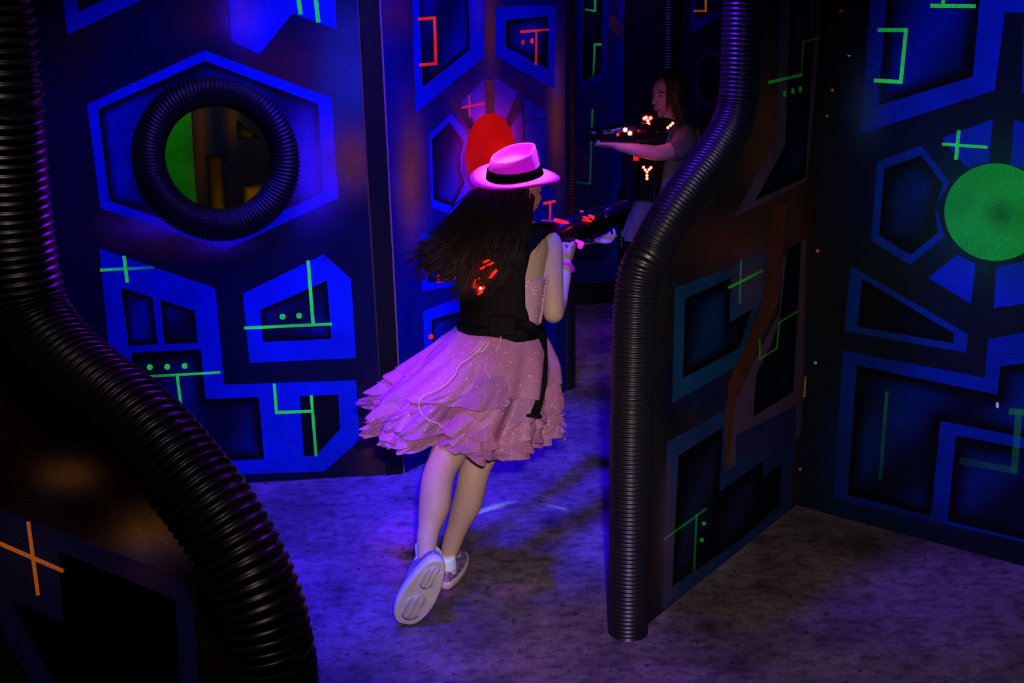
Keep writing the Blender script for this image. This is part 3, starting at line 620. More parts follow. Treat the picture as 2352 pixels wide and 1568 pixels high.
def head(mb, c, fwd, up, s=1.0):
    f = V3(fwd).normalized(); u = V3(up); u = (u-f*u.dot(f)).normalized(); r = f.cross(u)
    R = Matrix((r, f, u)).transposed(); c = V3(c)
    def L(x, y, z): return c+R@V3((x*s, y*s, z*s))
    mb.ell(L(0, -.012, .018), .072*s, .088*s, .085*s, R, 24, 16)            # cranium
    mb.loft([L(0, .030, .03), L(0, .034, -.02), L(0, .036, -.06), L(0, .046, -.088)], [(.056*s, .046*s), (.054*s, .046*s), (.041*s, .038*s), (.018*s, .021*s)], 18, 5, ref=f)
    mb.loft([L(0, .074, .016), L(0, .087, -.008), L(0, .099, -.027)], [.0050*s, .0062*s, .0078*s], 10, 4)      # nose
    for q in (-1, 1):
        mb.ell(L(q*.011, .088, -.029), .007*s, .008*s, .006*s, R, 8, 6)
        mb.ell(L(q*.030, .056, -.026), .018*s, .018*s, .022*s, R, 12, 8)  # cheeks
        mb.loft([L(q*.014, .075, .026), L(q*.032, .070, .030), L(q*.050, .056, .024)], [.004*s, .005*s, .004*s], 8, 3)   # brows
        mb.ell(L(q*.030, .066, .010), .012*s, .011*s, .008*s, R, 10, 8)  # eyelids
        mb.loft([L(q*.069, -.006, .022), L(q*.078, -.012, .026), L(q*.082, -.018, .010), L(q*.078, -.010, -.012), L(q*.070, -.004, -.022)], [.004*s, .006*s, .0065*s, .006*s, .006*s], 8, 3)  # ears
    mb.loft([L(-.022, .074, -.053), L(0, .082, -.050), L(.022, .074, -.053)], [.003*s, .006*s, .003*s], 8, 4)
    mb.loft([L(-.019, .073, -.061), L(0, .081, -.062), L(.019, .073, -.061)], [.003*s, .007*s, .003*s], 8, 4)
    return L, R

def torso_ring(sec, t):      # sec: list of (center, side_dir, back_dir, rx, ry)
    n = len(sec)-1; x = min(max(t, 0), .9999)*n; i = int(x); k = x-i; k = k*k*(3-2*k)*.5+k*.5
    a, b = sec[i], sec[i+1]
    return [a[j]*(1-k)+b[j]*k for j in range(5)]
def torso_pt(sec, t, ang, off=0):
    c, sd, bk, rx, ry = torso_ring(sec, t); ca, sa = math.cos(ang), math.sin(ang); e = 2.4
    den = (abs(ca)**e+abs(sa)**e)**(1/e)
    return c+sd*((rx+off)*ca/den)+bk*((ry+off)*sa/den)
def torso_mesh(mb, sec, n=32, m_=40, off=0, t0=0, t1=1):
    vs = [torso_pt(sec, t0+(t1-t0)*i/m_, 2*math.pi*j/n, off) for i in range(m_+1) for j in range(n)]
    fs = [(i*n+j, i*n+(j+1) % n, (i+1)*n+(j+1) % n, (i+1)*n+j) for i in range(m_) for j in range(n)]
    fs += [tuple(range(n))[::-1], tuple(m_*n+j for j in range(n))]
    mb.add(vs, fs)
def shell(mb, sec, rows, off, thick=.008, nt=30, na=30, mi=0):
    """rows: list of (t, ang_lo, ang_hi) -> curved slab over the torso"""
    R = []
    for i in range(nt+1):
        x = i/nt*(len(rows)-1); k = min(int(x), len(rows)-2); f_ = x-k
        a, b = rows[k], rows[k+1]; R.append([a[q]*(1-f_)+b[q]*f_ for q in range(3)])
    out = [[torso_pt(sec, t, lo+(hi-lo)*j/na, off) for j in range(na+1)] for t, lo, hi in R]
    inn = [[torso_pt(sec, t, lo+(hi-lo)*j/na, off-thick) for j in range(na+1)] for t, lo, hi in R]
    vs = [p for r in out for p in r]+[p for r in inn for p in r]; W = na+1; o = len(out)*W; fs = []
    for i in range(nt):
        for j in range(na):
            a = i*W+j; fs.append((a, a+1, a+W+1, a+W)); fs.append((o+a, o+a+W, o+a+W+1, o+a+1))
    for i in range(nt):
        for j in (0, na): a = i*W+j; fs.append((a, a+W, o+a+W, o+a))
    for i in (0, nt):
        for j in range(na): a = i*W+j; fs.append((a, a+1, o+a+1, o+a))
    mb.add(vs, fs, mi)
def locks(mb, guides, n, r0=.006, jit=.012, segs=12, lo=0, hi=1, endj=.03, tipmin=.75):
    """hair locks between guide curves"""
    G = [[V3(p) for p in g] for g in guides]
    clumps = [(lo+(hi-lo)*(q+random.random())/max(4, n//11), V3([random.gauss(0, 1) for _ in range(3)]), V3([random.gauss(0, 1) for _ in range(3)]), random.uniform(0, 6), random.uniform(tipmin, 1.04)) for q in range(max(4, n//11))]
    for k in range(n):
        cs, co1, co2, cw, ct = random.choice(clumps)
        s = min(max(cs+random.gauss(0, .02), 0), 1)*(len(G)-1); i = min(int(s), len(G)-2); f_ = s-i
        base = [G[i][j]*(1-f_)+G[i+1][j]*f_ for j in range(len(G[0]))]
        o1 = V3([random.gauss(0, 1) for _ in range(3)]); o2 = co2+V3([random.gauss(0, 1) for _ in range(3)])*.22; oc = co1
        m_ = len(base)-1; pts = [p+o1*jit*(.75-.5*j/m_)+oc*jit*(.3+1.0*j/m_)+o2*(endj*(j/m_)**2)*.6 for j, p in enumerate(base)]
        end = min(1, ct*random.uniform(.88, 1.0)); Q = []
        wv = cw+random.uniform(-.4, .4); wa = random.uniform(.003, .006)
        for q in range(segs+1):
            t = end*q/segs*m_; a = min(int(t), m_-1); u = t-a
            p0, p1, p2, p3 = pts[max(a-1, 0)], pts[a], pts[a+1], pts[min(a+2, m_)]
            Q.append(.5*((2*p1)+(p2-p0)*u+(2*p0-5*p1+4*p2-p3)*u*u+(-p0+3*p1-3*p2+p3)*u**3)+V3((.55, .3, .75))*wa*1.9*math.sin(wv+q*.85)*(q/segs))
        r = r0*random.uniform(.5, 1.3)
        mb.loft(Q, [(r*max(.12, (1-(q/segs)**2.2)), r*.55*max(.12, (1-(q/segs)**2.2))) for q in range(segs+1)], 5, 1, cap=False)

# =================== girl with the pink hat
g1 = empty('person', floor_at(985, 1380), label='girl running away in a pink hat, pink tulle dress and black vest', cat='person')
def sd_(x, y, z=0): return V3((x, y, z)).normalized()
def S(px, py, Y, side, back, rx, ry): return (P(px, py, Y), V3(side).normalized(), V3(back).normalized(), rx, ry)
SIDE = (.93, -.30, 0); BACK = (-.30, -.93, .12)
sec = [S(1130, 905, 3.80, (1, 0, 0), (0, -1, 0), .13, .10), S(1140, 830, 3.80, (1, -.05, 0), (-.05, -1, 0), .140, .105),
       S(1148, 755, 3.82, (.99, -.1, .0), (-.1, -1, .05), .120, .085), S(1156, 690, 3.86, (.97, -.15, 0), (-.15, -1, .1), .125, .09),
       S(1163, 620, 3.91, (.95, -.2, 0), (-.2, -1, .15), .134, .098), S(1172, 565, 3.95, (.94, -.22, .0), (-.22, -1, .2), .138, .095),
       S(1178, 530, 3.98, (.94, -.22, 0), (-.22, -1, .3), .118, .075), S(1186, 505, 4.0, (.94, -.22, 0), (-.22, -1, .3), .062, .056)]
mb = MB()
torso_mesh(mb, sec)
hc1 = P(1192, 440, 4.05); hf = V3((.80, .58, -.08)); hu = V3((.12, .05, 1))
mb.loft([P(1184, 520, 3.99), P(1190, 480, 4.03), P(1192, 455, 4.05)], [.050, .046, .050], 16, 4)
Lh, Rh = head(mb, hc1, hf, hu, .98)
# right arm, bent, hand on the grip
sh = P(1258, 560, 3.97); el = P(1271, 718, 3.86); wr = P(1300, 606, 4.03)
mb.loft([P(1225, 552, 3.99), sh, P(1264, 620, 3.92), P(1268, 680, 3.88), el], [.050, .050, .0445, .040, .037], 18, 6)
mb.loft([el, P(1280, 690, 3.92), P(1291, 648, 3.98), wr], [.037, .036, .029, .021], 16, 6)
hand(mb, wr, P(1318, 560, 4.08)-wr, V3((-.5, .5, .3)), V3((.2, .5, .8)), .88, (1.1, 1.15, 1.2, 1.2), .8)
# left arm, reaching forward under the gun
wl = P(1368, 548, 4.62)
mb.loft([P(1130, 550, 4.0), P(1150, 560, 4.12), P(1245, 560, 4.27)], [.046, .044, .036], 14, 6)
mb.loft([P(1245, 560, 4.27), P(1310, 552, 4.42), wl], [.035, .030, .019], 14, 6)
hand(mb, wl, V3((.45, -.85, .05)), V3((.0, .1, 1)), V3((.8, .5, .1)), .95, (.55, .8, .85, .85), .3, .35)
# legs
mb.loft([P(1105, 880, 3.77), P(1060, 980, 3.65), P(1012, 1078, 3.53), P(1001, 1130, 3.48), P(998, 1160, 3.46), P(983, 1225, 3.41), P(978, 1280, 3.365)],
        [.086, .070, .053, (.053, .056), (.052, .056), .036, .0285], 20, 6)
mb.loft([P(1165, 880, 3.80), P(1130, 980, 3.72), P(1092, 1075, 3.65), P(1080, 1125, 3.64), P(1072, 1155, 3.64), P(1045, 1225, 3.64), P(1027, 1282, 3.63)],
        [.086, .072, .053, (.052, .056), (.051, .055), .036, .0285], 20, 6)
ankL = P(978, 1280, 3.365); ankR = P(1027, 1282, 3.63)
mb.loft([ankL, ankL+V3((-.015, .02, -.05)), P(950, 1390, 3.375)], [.027, .030, .026], 12, 4)
mb.loft([ankR, ankR+V3((.01, .03, -.045)), ankR+V3((.05, .13, -.07))], [.027, .030, .024], 12, 4)
body = mb.build('body', SKIN, g1); remesh(body, .0042, 4)

# shoes -----------------------------------------------------------
def shoe(origin, fwd, up, s, side=1, parent=None, wid=1.08):
    """origin = heel end on the sole bottom; fwd toe direction; up out of the sole"""
    f = V3(fwd).normalized(); u = V3(up); u = (u-f*u.dot(f)).normalized(); r = f.cross(u)*side; O = V3(origin)
    def L(x, y, z): return O+r*(x*s*wid)+f*(y*s)+u*(z*s)
    prof = [(0, .0), (.006, .020), (.03, .031), (.08, .033), (.13, .037), (.18, .043), (.21, .040), (.232, .026), (.240, 0)]
    def halfw(y, inner):
        for i in range(len(prof)-1):
            if prof[i][0] <= y <= prof[i+1][0]:
                k = (y-prof[i][0])/(prof[i+1][0]-prof[i][0]); w_ = prof[i][1]*(1-k)+prof[i+1][1]*k; break
        else: w_ = 0
        return w_*(.92 if inner else 1.03)
    n = 36
    def outline(sc, z, dz=0):
        pts = []
        for i in range(n):
            a = 2*math.pi*i/n; y = .12-.12*math.cos(a); y = min(max(y, 0), .24); w_ = halfw(y, math.sin(a) > 0)
            sg = 1 if math.sin(a) > 0 else -1
            if i in (0, n//2): w_ = 0
            pts.append(L(sg*w_*sc, .12+(y-.12)*(1+(sc-1)*.4), z))
        return pts
    # a finer rounded outline: superellipse blend
    def outl(sc, z):
        pts = []
        for i in range(n):
            a = 2*math.pi*i/n; c_ = -math.cos(a); y = .12+.12*(abs(c_)**.9)*(1 if c_ > 0 else -1)
            w_ = (.036+.008*math.sin((y-.06)*13))*abs(math.sin(a))**.62
            pts.append(L((1 if math.sin(a) > 0 else -1)*w_*sc, .12+(y-.12)*(1+(sc-1)*.35), z))
        return pts
    root = empty('sneaker', O); root.parent = parent; root.matrix_parent_inverse = parent.matrix_world.inverted()
    m1 = MB(); rings = [outl(.70, 0), outl(.86, 0), outl(.93, 0), outl(1.0, .004), outl(1.02, .014), outl(1.0, .026), outl(.93, .029)]
    vs = [p for r_ in rings for p in r_]; fs = [(i*n+j, i*n+(j+1) % n, (i+1)*n+(j+1) % n, (i+1)*n+j) for i in range(6) for j in range(n)]
    fs.append(tuple(range(n))); fs.append(tuple(6*n+j for j in range(n)))
    m1.add(vs, fs); m1.build('sole', SOLE, root)
    # worn tread with ribs
    m2 = MB()
    ins = []
    for k, (y0, y1, wd) in enumerate(((.020, .105, .024), (.125, .222, .032))):
        m2.ell(L(0, (y0+y1)/2, -.0005), wd*s, (y1-y0)/2*s, .0022*s, Matrix((r, f, u)).transposed(), 20, 6, 1)
        for q in range(4):
            x = (q-1.5)*wd*.46
            Ln = (y1-y0)*.40*math.sqrt(max(.1, 1-(x/wd)**2))
            m2.loft([L(x, (y0+y1)/2-Ln, -.0022), L(x+.0, (y0+y1)/2+Ln, -.0022)], [.0030*s, .0030*s], 8, 4, mi=0)
    m2.build('tread', [SOLE, SOLED], root)
    # glitter upper
    m3 = MB(); rows = [(0, .95, .024), (.012, .97, .035), (.03, .93, .045)]
    ring = []
    zs = [0, .25, .5, .75, 1]
    for z in zs:
        row = []
        for i in range(n):
            a = 2*math.pi*i/n; c_ = -math.cos(a); y = .12+.118*(abs(c_)**.9)*(1 if c_ > 0 else -1); w_ = (.034+.008*math.sin((y-.06)*13))*abs(math.sin(a))**.62*(1 if math.sin(a) > 0 else -1)
            top = .066-.030*max(0, min(1, (y-.06)/.12))            # height of the upper along the foot
            cy = .055 if y < .12 else y                             # collar draws in toward the ankle
            kk = z**1.6
            yy = y+(-(y-.055)*.62*kk if y < .125 else -(y-.12)*.30*kk-(.0)); ww = w_*(1-.30*kk) if y < .125 else w_*(1-.72*kk)
            row.append(L(ww, yy, .024+top*z*(1.0)))
        ring.append(row)
    vs = [p for r_ in ring for p in r_]; fs = [(i*n+j, i*n+(j+1) % n, (i+1)*n+(j+1) % n, (i+1)*n+j) for i in range(len(zs)-1) for j in range(n)]
    fs.append(tuple((len(zs)-1)*n+j for j in range(n)))
    m3.add(vs, fs); up_ = m3.build('upper', SHOEG, root)
    m4 = MB()
    m4.loft([L(-.026, .060, .058), L(-.022, .024, .066), L(0, .012, .070), L(.022, .024, .066), L(.026, .060, .058)], [.004*s]*5, 8, 5)
    m4.build('collar_trim', SOLE, up_)
    m5 = MB()
    for q in range(4):
        y = .105+q*.02; m5.loft([L(-.018, y, .072-q*.006), L(0, y+.004, .082-q*.008), L(.018, y, .072-q*.006)], [.0028*s]*3, 6, 3)
    m5.loft([L(-.004, .10, .080), L(-.016, .094, .083), L(-.022, .104, .074)], [.0025*s]*3, 6, 4)
    m5.build('laces', SOLE, root)
    m6 = MB(); m6.loft([L(0, .055, .05), L(0, .048, .085), L(.0, .045, .112)], [(.031*s, .036*s), (.031*s, .034*s), (.030*s, .031*s)], 18, 5, ref=f, cap=False)
    m6.build('sock', SOCK, root)
    return root
toeL = floor_at(928, 1440)+V3((0, 0, .004)); heelL = P(1008, 1287, 3.30)
fL = (toeL-heelL).normalized(); Ls = (toeL-heelL).length/.24
shoe(heelL, fL, V3((-.16, .93, .34))*1.0, Ls*.98, 1, g1, 1.25)
hR = floor_at(1022, 1356); fR = (floor_at(1066, 1268)-hR).normalized()
shoe(hR+V3((0, 0, .003)), fR+V3((0, 0, .0)), V3((0, 0, 1)), .95, 1, g1)

# hat -------------------------------------------------------------
hatc = P(1183, 408, 4.05); hax = V3((-.02, -.15, 1)).normalized()
hfw = V3((.86, .50, 0)); hfw = (hfw-hax*hfw.dot(hax)).normalized(); hrt = hfw.cross(hax)
def HL(x, y, z): return hatc+hrt*x+hfw*y+hax*z
nA = 96
hat_e = empty('fedora_hat', hatc); hat_e.parent = g1; hat_e.matrix_parent_inverse = g1.matrix_world.inverted()
def crown_rz(a, z):    # crown outline radius at angle a (0 = front) and height
    e = 1+.10*math.cos(2*a)
    pinch = 1-.16*max(0, z/.115)*math.exp(-((abs(math.atan2(math.sin(a), math.cos(a)))-.62)/.42)**2)
    return (.0935-.17*z)*e*pinch
rows = []
prof = [(.150, .0), (.156, .0015), (.150, .004), (.128, .0035), (.110, .004), (.099, .008)]
for r_, z in prof[::1]:
    rows.append([(r_, z)]*nA)
m1 = MB(); vs = []
def brim(r_, a, z):
    k = (r_-.095)/.06; return (r_*(1+.05*math.cos(2*a))*math.sin(a), r_*(1+.05*math.cos(2*a))*math.cos(a), z+k*k*(.016*abs(math.sin(a))**2-.018*max(0, math.cos(a))+.006*max(0, -math.cos(a))))
allr = []
for r_, z in [(.095, -.002), (.150, -.002)]+prof: allr.append([brim(r_, 2*math.pi*j/nA, z) for j in range(nA)])
for z in (.012, .03, .05, .060, .070, .080, .088, .0935):
    row = []
    for j in range(nA):
        a = 2*math.pi*j/nA; top = 1+.18*math.cos(a)*(max(0, z-.045)/.0485); rr = crown_rz(a, z)*(1 if z < .08 else (.985 if z < .09 else .955))
        row.append((rr*math.sin(a), rr*math.cos(a)-.06*z*0, z*top))
    allr.append(row)
for k in (.95, .88, .80, .70, .55, .35, .15):
    row = []
    for j in range(nA):
        a = 2*math.pi*j/nA; rr = crown_rz(a, .0935)*k; top = 1+.18*math.cos(a)*k
        t = min(1, max(0, 1-k-.04)/.17); t = t*t*(3-2*t)
        dent = .036*t*(1+.25*math.cos(a)*k)+.008*math.exp(-((a if a < math.pi else a-2*math.pi)/.5)**2)*(1 if k > .5 else 0)*t
        row.append((rr*math.sin(a)*.98, rr*math.cos(a), (.0925*top-dent)))
    allr.append(row)
vs = [HL(*p) for r_ in allr for p in r_]; fs = [(i*nA+j, i*nA+(j+1) % nA, (i+1)*nA+(j+1) % nA, (i+1)*nA+j) for i in range(len(allr)-1) for j in range(nA)]
fs.append(tuple((len(allr)-1)*nA+j for j in range(nA)))
m1.add(vs, fs); hat = m1.build('hat_body', HATM, hat_e); hat.modifiers.new('sub', 'SUBSURF').render_levels = 1
m1 = MB(); rings = []
for z, o_ in ((.003, -.001), (.005, .0035), (.039, .0035), (.041, -.001)):
    rings.append([HL((crown_rz(2*math.pi*j/nA, z)+o_+.001)*math.sin(2*math.pi*j/nA), (crown_rz(2*math.pi*j/nA, z)+o_+.001)*math.cos(2*math.pi*j/nA), z*(1+.24*math.cos(2*math.pi*j/nA)*0)) for j in range(nA)])
vs = [p for r_ in rings for p in r_]; fs = [(i*nA+j, i*nA+(j+1) % nA, (i+1)*nA+(j+1) % nA, (i+1)*nA+j) for i in range(3) for j in range(nA)]
m1.add(vs, fs)
hb = m1.build('hat_band', HATB, hat_e)

# dress bodice
m1 = MB(); shell(m1, sec, [(.28, 0, 2*math.pi), (.46, 0, 2*math.pi), (.535, 0, 2*math.pi)], .010, .008, 20, 60)
m1.build('bodice', BODICE, g1)
m1 = MB()
for k in range(46):          # little frill down the side seam
    t = .30+.25*k/45; p = torso_pt(sec, t, .12+.05*math.sin(k*2.1), .014); d = V3((random.uniform(.2, 1), random.uniform(-1, 0), random.uniform(-.4, .4)))*.007
    m1.ell(p+d*.4, .006, .005, .004, None, 8, 5)
m1.build('side_frill', BODICE, g1)

# skirt -----------------------------------------------------------
kt = [0, .2, .4, .6, .8, 1.0]
cx = [1146, 1128, 1104, 1080, 1058, 1048]; cyY = [3.82, 3.80, 3.79, 3.78, 3.77, 3.77]; cz = [.885, .815, .745, .675, .605, .535]; hw = [.140, .195, .243, .272, .286, .284]; dp = [.105, .150, .190, .215, .225, .225]; tl = [0, .0, .0, .01, .015, .02]
def lerpL(L_, t):
    t = min(max(t, 0), 1.0)*5; i = min(int(t), 4); k = t-i; return L_[i]*(1-k)+L_[i+1]*k
def skirt_c(t):
    Y = lerpL(cyY, t); z = lerpL(cz, t); x = lerpL(cx, t); axis = Y*math.cos(PITCH)+(H-z)*math.sin(PITCH)
    return V3(((x-1176-0)/FPX*axis + .0, Y, z))
def skirt_pt(t, a, off=0, fold=1):
    c = skirt_c(t); A_ = .048*t*fold
    r = 1+A_/.25*(.55*math.sin(9*a+2*t)+.35*math.sin(17*a+4.*t+1)+.4*math.sin(5*a+.7))
    z = .022*t*(math.sin(3*a+1)*.5+math.sin(7*a)*.35)
    left = max(0, -math.cos(a))
    return c+V3((math.cos(a)*(lerpL(hw, t)*r+off), math.sin(a)*(lerpL(dp, t)*r+off), z+lerpL(tl, t)*(-math.cos(a))*1.4))
skirt_e = empty('skirt', skirt_c(0)); skirt_e.parent = g1; skirt_e.matrix_parent_inverse = g1.matrix_world.inverted()
m1 = MB(); nA2 = 240; nT = 44
vs = [skirt_pt(i/nT*.93, 2*math.pi*j/nA2) for i in range(nT+1) for j in range(nA2)]
fs = [(i*nA2+j, i*nA2+(j+1) % nA2, (i+1)*nA2+(j+1) % nA2, (i+1)*nA2+j) for i in range(nT) for j in range(nA2)]
m1.add(vs, fs); sk = m1.build('skirt_base', TULLE, skirt_e)
# handkerchief flounces: wavy overlapping petals
m2 = MB()
def petal(a0, t0, wa, lt, sk_=0, lift=.012, wav=3, amp=.010):
    nu, nv = 22, 14; ph = random.uniform(0, 6); pts = []
    for i in range(nv+1):
        v = i/nv
        for j in range(nu+1):
            u = j/nu*2-1
            tip = 1-.30*abs(u)**2.2+.035*math.sin(u*7+ph)
            a = a0+u*wa*(.35+.75*v)+sk_*v; t = t0+lt*v*tip
            lift *= 1; o = .004+lift*(v**1.2)*(1-.45*max(0, -math.cos(a)))+1.7*amp*v*math.sin(u*wav*3.1+ph+1.5*v)*(.4+.8*abs(u))+.012*v*(1-abs(u))
            if t > 1: p = skirt_pt(1, a, o); p.z -= (t-1)*.36
            else: p = skirt_pt(t, a, o)
            pts.append(p)
    W = nu+1
    m2.add(pts, [(i*W+j, i*W+j+1, (i+1)*W+j+1, (i+1)*W+j) for i in range(nv) for j in range(nu)], 1 if random.random() < .45 else 0)
random.seed(11)
for tier, (t0, num, wa, lt) in enumerate(((.14, 6, .50, .40), (.34, 8, .42, .36), (.50, 10, .38, .32), (.62, 13, .32, .28), (.74, 17, .27, .23), (.84, 22, .23, .16), (.88, 26, .20, .12))):
    for k in range(num):
        petal(2*math.pi*(k+random.uniform(-.4, .4))/num, t0+random.uniform(-.05, .05), wa*random.uniform(.8, 1.3), lt*random.uniform(.75, 1.2), random.uniform(-.25, .05), .012+.004*tier, random.choice((1, 2, 3)), .006+.0018*tier)
m2.build('flounces', [TULLE, TULLE2], skirt_e)
bv = BVHTree.FromPolygons([tuple(v) for v in m1.v+m2.v], m1.f+[tuple(i+len(m1.v) for i in f) for f in m2.f])
def on_skirt(x, y, lift=.006):
    d = ray(x, y).normalized(); hit = bv.ray_cast(CAM, d)
    if hit[0] is None: return None
    return hit[0]-d*lift
m3 = MB()
def cord(px, r=.0022, lift=.006):
    pts = [on_skirt(x, y, lift) for x, y in px]; pts = [p for p in pts if p is not None]
    if len(pts) > 1: m3.loft(pts, [r]*len(pts), 6, 5)
for dx, ex in ((0, 0), (4, 6), (8, 8), (12, 18), (16, 22), (-3, -8)):
    cord([(1124+dx, 757), (1112+dx*.9+ex*.2, 778), (1098+ex*.8, 800), (1086+ex*.9, 815-abs(ex)*.3)], .0022, .007)
cord([(1140, 757), (1150, 772), (1148, 790), (1140, 806)])
cord([(1098, 805), (1078, 822), (1055, 838), (1045, 860), (1025, 882), (1000, 897), (975, 907), (963, 922), (966, 945), (985, 965), (1005, 972), (1015, 980)], .0026, .010)
cord([(1120, 832), (1114, 848), (1120, 860), (1126, 867)], .002)
m3.build('drawstring', CORD, skirt_e)

# vest -------------------------------------------------------------
vest_e = empty('laser_tag_vest', P(1140, 620, 3.80)); vest_e.parent = g1; vest_e.matrix_parent_inverse = g1.matrix_world.inverted()
pi = math.pi
m1 = MB()
# back of the vest: from the belt up to the shoulders (angles: 0 = her right side, pi/2 = back, pi = her left side)
shell(m1, sec, [(.33, .75, 3.5), (.42, .95, 3.6), (.55, 1.02, 3.6), (.68, .98, 3.5), (.76, .80, 3.3), (.83, .55, 3.0), (.88, .30, 2.9), (.95, .25, 2.9)], .024, .018, 50, 44)
o = m1.build('back_panel', VEST, vest_e)
m1 = MB(); shell(m1, sec, [(.26, -.1, 2*pi-.1), (.33, -.1, 2*pi-.1)], .030, .012, 10, 90)
o = m1.build('belt', VEST, vest_e)
m1 = MB(); shell(m1, sec, [(.30, 1.15, 1.75), (.385, 1.15, 1.75)], .034, .010, 8, 14); m1.build('back_box', VEST, vest_e)
m1 = MB()    # shoulder strap over the right shoulder, towards the front
m1.loft([torso_pt(sec, .70, 1.05, .016), P(1212, 560, 3.885), P(1232, 536, 3.915), P(1256, 522, 3.96), P(1280, 526, 4.03), P(1284, 545, 4.07)], [(.014, .007), (.030, .009), (.032, .010), (.027, .009), (.022, .009), (.020, .009)], 16, 6, ref=V3((.25, -.6, .75)))
m1.build('shoulder_strap', VEST, vest_e)
m1 = MB()
m1.loft([P(1195, 742, 3.72), P(1218, 750, 3.71), P(1242, 768, 3.73), P(1252, 800, 3.74)], [(.015, .005), (.017, .005), (.012, .005), (.008, .004)], 12, 6, ref=V3((0, -1, .2)))
ps = [on_skirt(x, y, .012) or P(x, y, 3.6) for x, y in ((1252, 800), (1252, 860), (1245, 900), (1236, 930), (1229, 950))]
m1.loft([P(1250, 770, 3.72)]+ps, [(.008, .003), (.008, .003), (.009, .003), (.011, .003), (.014, .003), (.016, .003)], 10, 5, ref=V3((0, -1, 0)))
m1.loft([ps[-1]+V3((-.024, -.004, -.004)), ps[-1]+V3((.018, -.004, -.008))], [.006, .006], 8, 3)
m1.build('hanging_strap', VEST, vest_e)
# rear sensor with red lights
def led(c, r, par, n_=1):
    q = MB(); q.ell(c, r, r, r, None, 14, 8); o_ = q.build('light', LED, par); return o_
def on_back(x, y, lift):      # point on the vest back under a pixel
    d = ray(x, y).normalized(); hit = bvv.ray_cast(CAM, d)
    return (hit[0]-d*lift) if hit[0] is not None else P(x, y, 3.74)
vb = bpy.data.objects['back_panel'].data
bvv = BVHTree.FromPolygons([tuple(v.co) for v in vb.vertices], [tuple(p.vertices) for p in vb.polygons])
off_m = bpy.data.objects['back_panel'].matrix_world
m1 = MB(); c = on_back(1106, 640, .0)
m1.ell(c, .060, .045, .064, None, 28, 14); sens = m1.build('sensor_housing', VESTP, vest_e)
for (x, y, r) in ((1083, 608, .006), (1104, 662, .005)):
    led(on_back(x, y, .082), r, sens)
m1 = MB()
for x, y, rx, rz, rot in ((1083, 609, .015, .012, 0), (1116, 600, .016, .0035, -.35), (1126, 606, .014, .0035, -.4), (1135, 626, .015, .0055, -.8), (1129, 634, .012, .004, -.7), (1090, 652, .006, .020, .15), (1096, 660, .005, .014, .3), (1106, 663, .014, .007, -.6), (1103, 672, .012, .005, -.5), (1108, 615, .013, .0035, -.5), (1094, 632, .012, .0035, -.3), (1098, 640, .010, .003, -.6)):
    m1.ell(on_back(x, y, .070), rx, .006, rz, Matrix.Rotation(rot, 3, 'Y'), 14, 8)
o = m1.build('glowing_lens', LEDG, sens); o['label'] = 'red glowing sensor lens'
def glow(name, loc, power, r=.012, col=(1, .03, .02)):
    d = bpy.data.lights.new(name, 'POINT'); d.color = col; d.energy = power; d.shadow_soft_size = r; o_ = bpy.data.objects.new(name, d); COL.objects.link(o_); o_.location = loc
glow('sensor_glow', on_back(1086, 612, .10), .12); glow('sensor_glow', on_back(1106, 660, .10), .12); glow('sensor_glow', on_back(1128, 625, .10), .10)
# wristband
m1 = MB(); wc = P(1298, 614, 4.02); ax = (P(1302, 600, 4.04)-P(1292, 640, 3.99)).normalized(); t1 = ax.orthogonal().normalized(); t2 = ax.cross(t1)
ring_ = [wc+(t1*math.cos(2*pi*i/28)+t2*math.sin(2*pi*i/28))*.028 for i in range(29)]
m1.loft(ring_, [(.010, .003)]*29, 8, 1, ref=ax.cross(V3((0, 0, .1))), cap=False) if False else m1.loft(ring_, [.0065]*29, 8, 1, cap=False)
m1.build('wristband', BAND, g1)

# hair ---------------------------------------------------------------
random.seed(5)
m1 = MB()
crown = [Lh(x, y, z) for x, y, z in ((0, -.02, .03),)]
m1.ell(Lh(0, -.030, -.020), .084, .080, .064, Rh, 24, 16)
def gd(*p): return [P(*q) for q in p]
guides = [gd((1112, 450, 3.99), (1075, 480, 3.90), (1020, 545, 3.80), (985, 580, 3.76), (948, 612, 3.76)),
          gd((1122, 450, 3.97), (1090, 495, 3.86), (1040, 560, 3.76), (1005, 592, 3.73), (965, 612, 3.73)),
          gd((1142, 452, 3.96), (1115, 520, 3.84), (1080, 590, 3.76), (1050, 640, 3.74), (1020, 640, 3.72)),
          gd((1164, 453, 3.96), (1142, 530, 3.84), (1115, 610, 3.78), (1090, 660, 3.75), (1065, 705, 3.74)),
          gd((1188, 445, 3.97), (1180, 530, 3.85), (1160, 600, 3.79), (1140, 650, 3.76), (1110, 690, 3.74)),
          gd((1209, 442, 4.0), (1208, 490, 3.90), (1205, 540, 3.84), (1190, 590, 3.81), (1165, 640, 3.78))]
locks(m1, guides, 560, .0066, .012, 12, endj=.03, tipmin=.8)
locks(m1, guides, 420, .0058, .013, 12, 0, .30, .02, .85)
locks(m1, guides, 200, .0030, .022, 14, 0, 1, .05, .7)
locks(m1, guides, 70, .0022, .024, 14, 0, 1, .07, .8)
m1.loft(gd((1240, 545, 3.90), (1222, 575, 3.86), (1208, 610, 3.84), (1202, 640, 3.83)), [.0012]*4, 5, 5)
m1.loft(gd((1242, 548, 3.89), (1236, 575, 3.86), (1215, 600, 3.84)), [.0010]*3, 5, 5)
m1.build('hair', HAIR, g1)

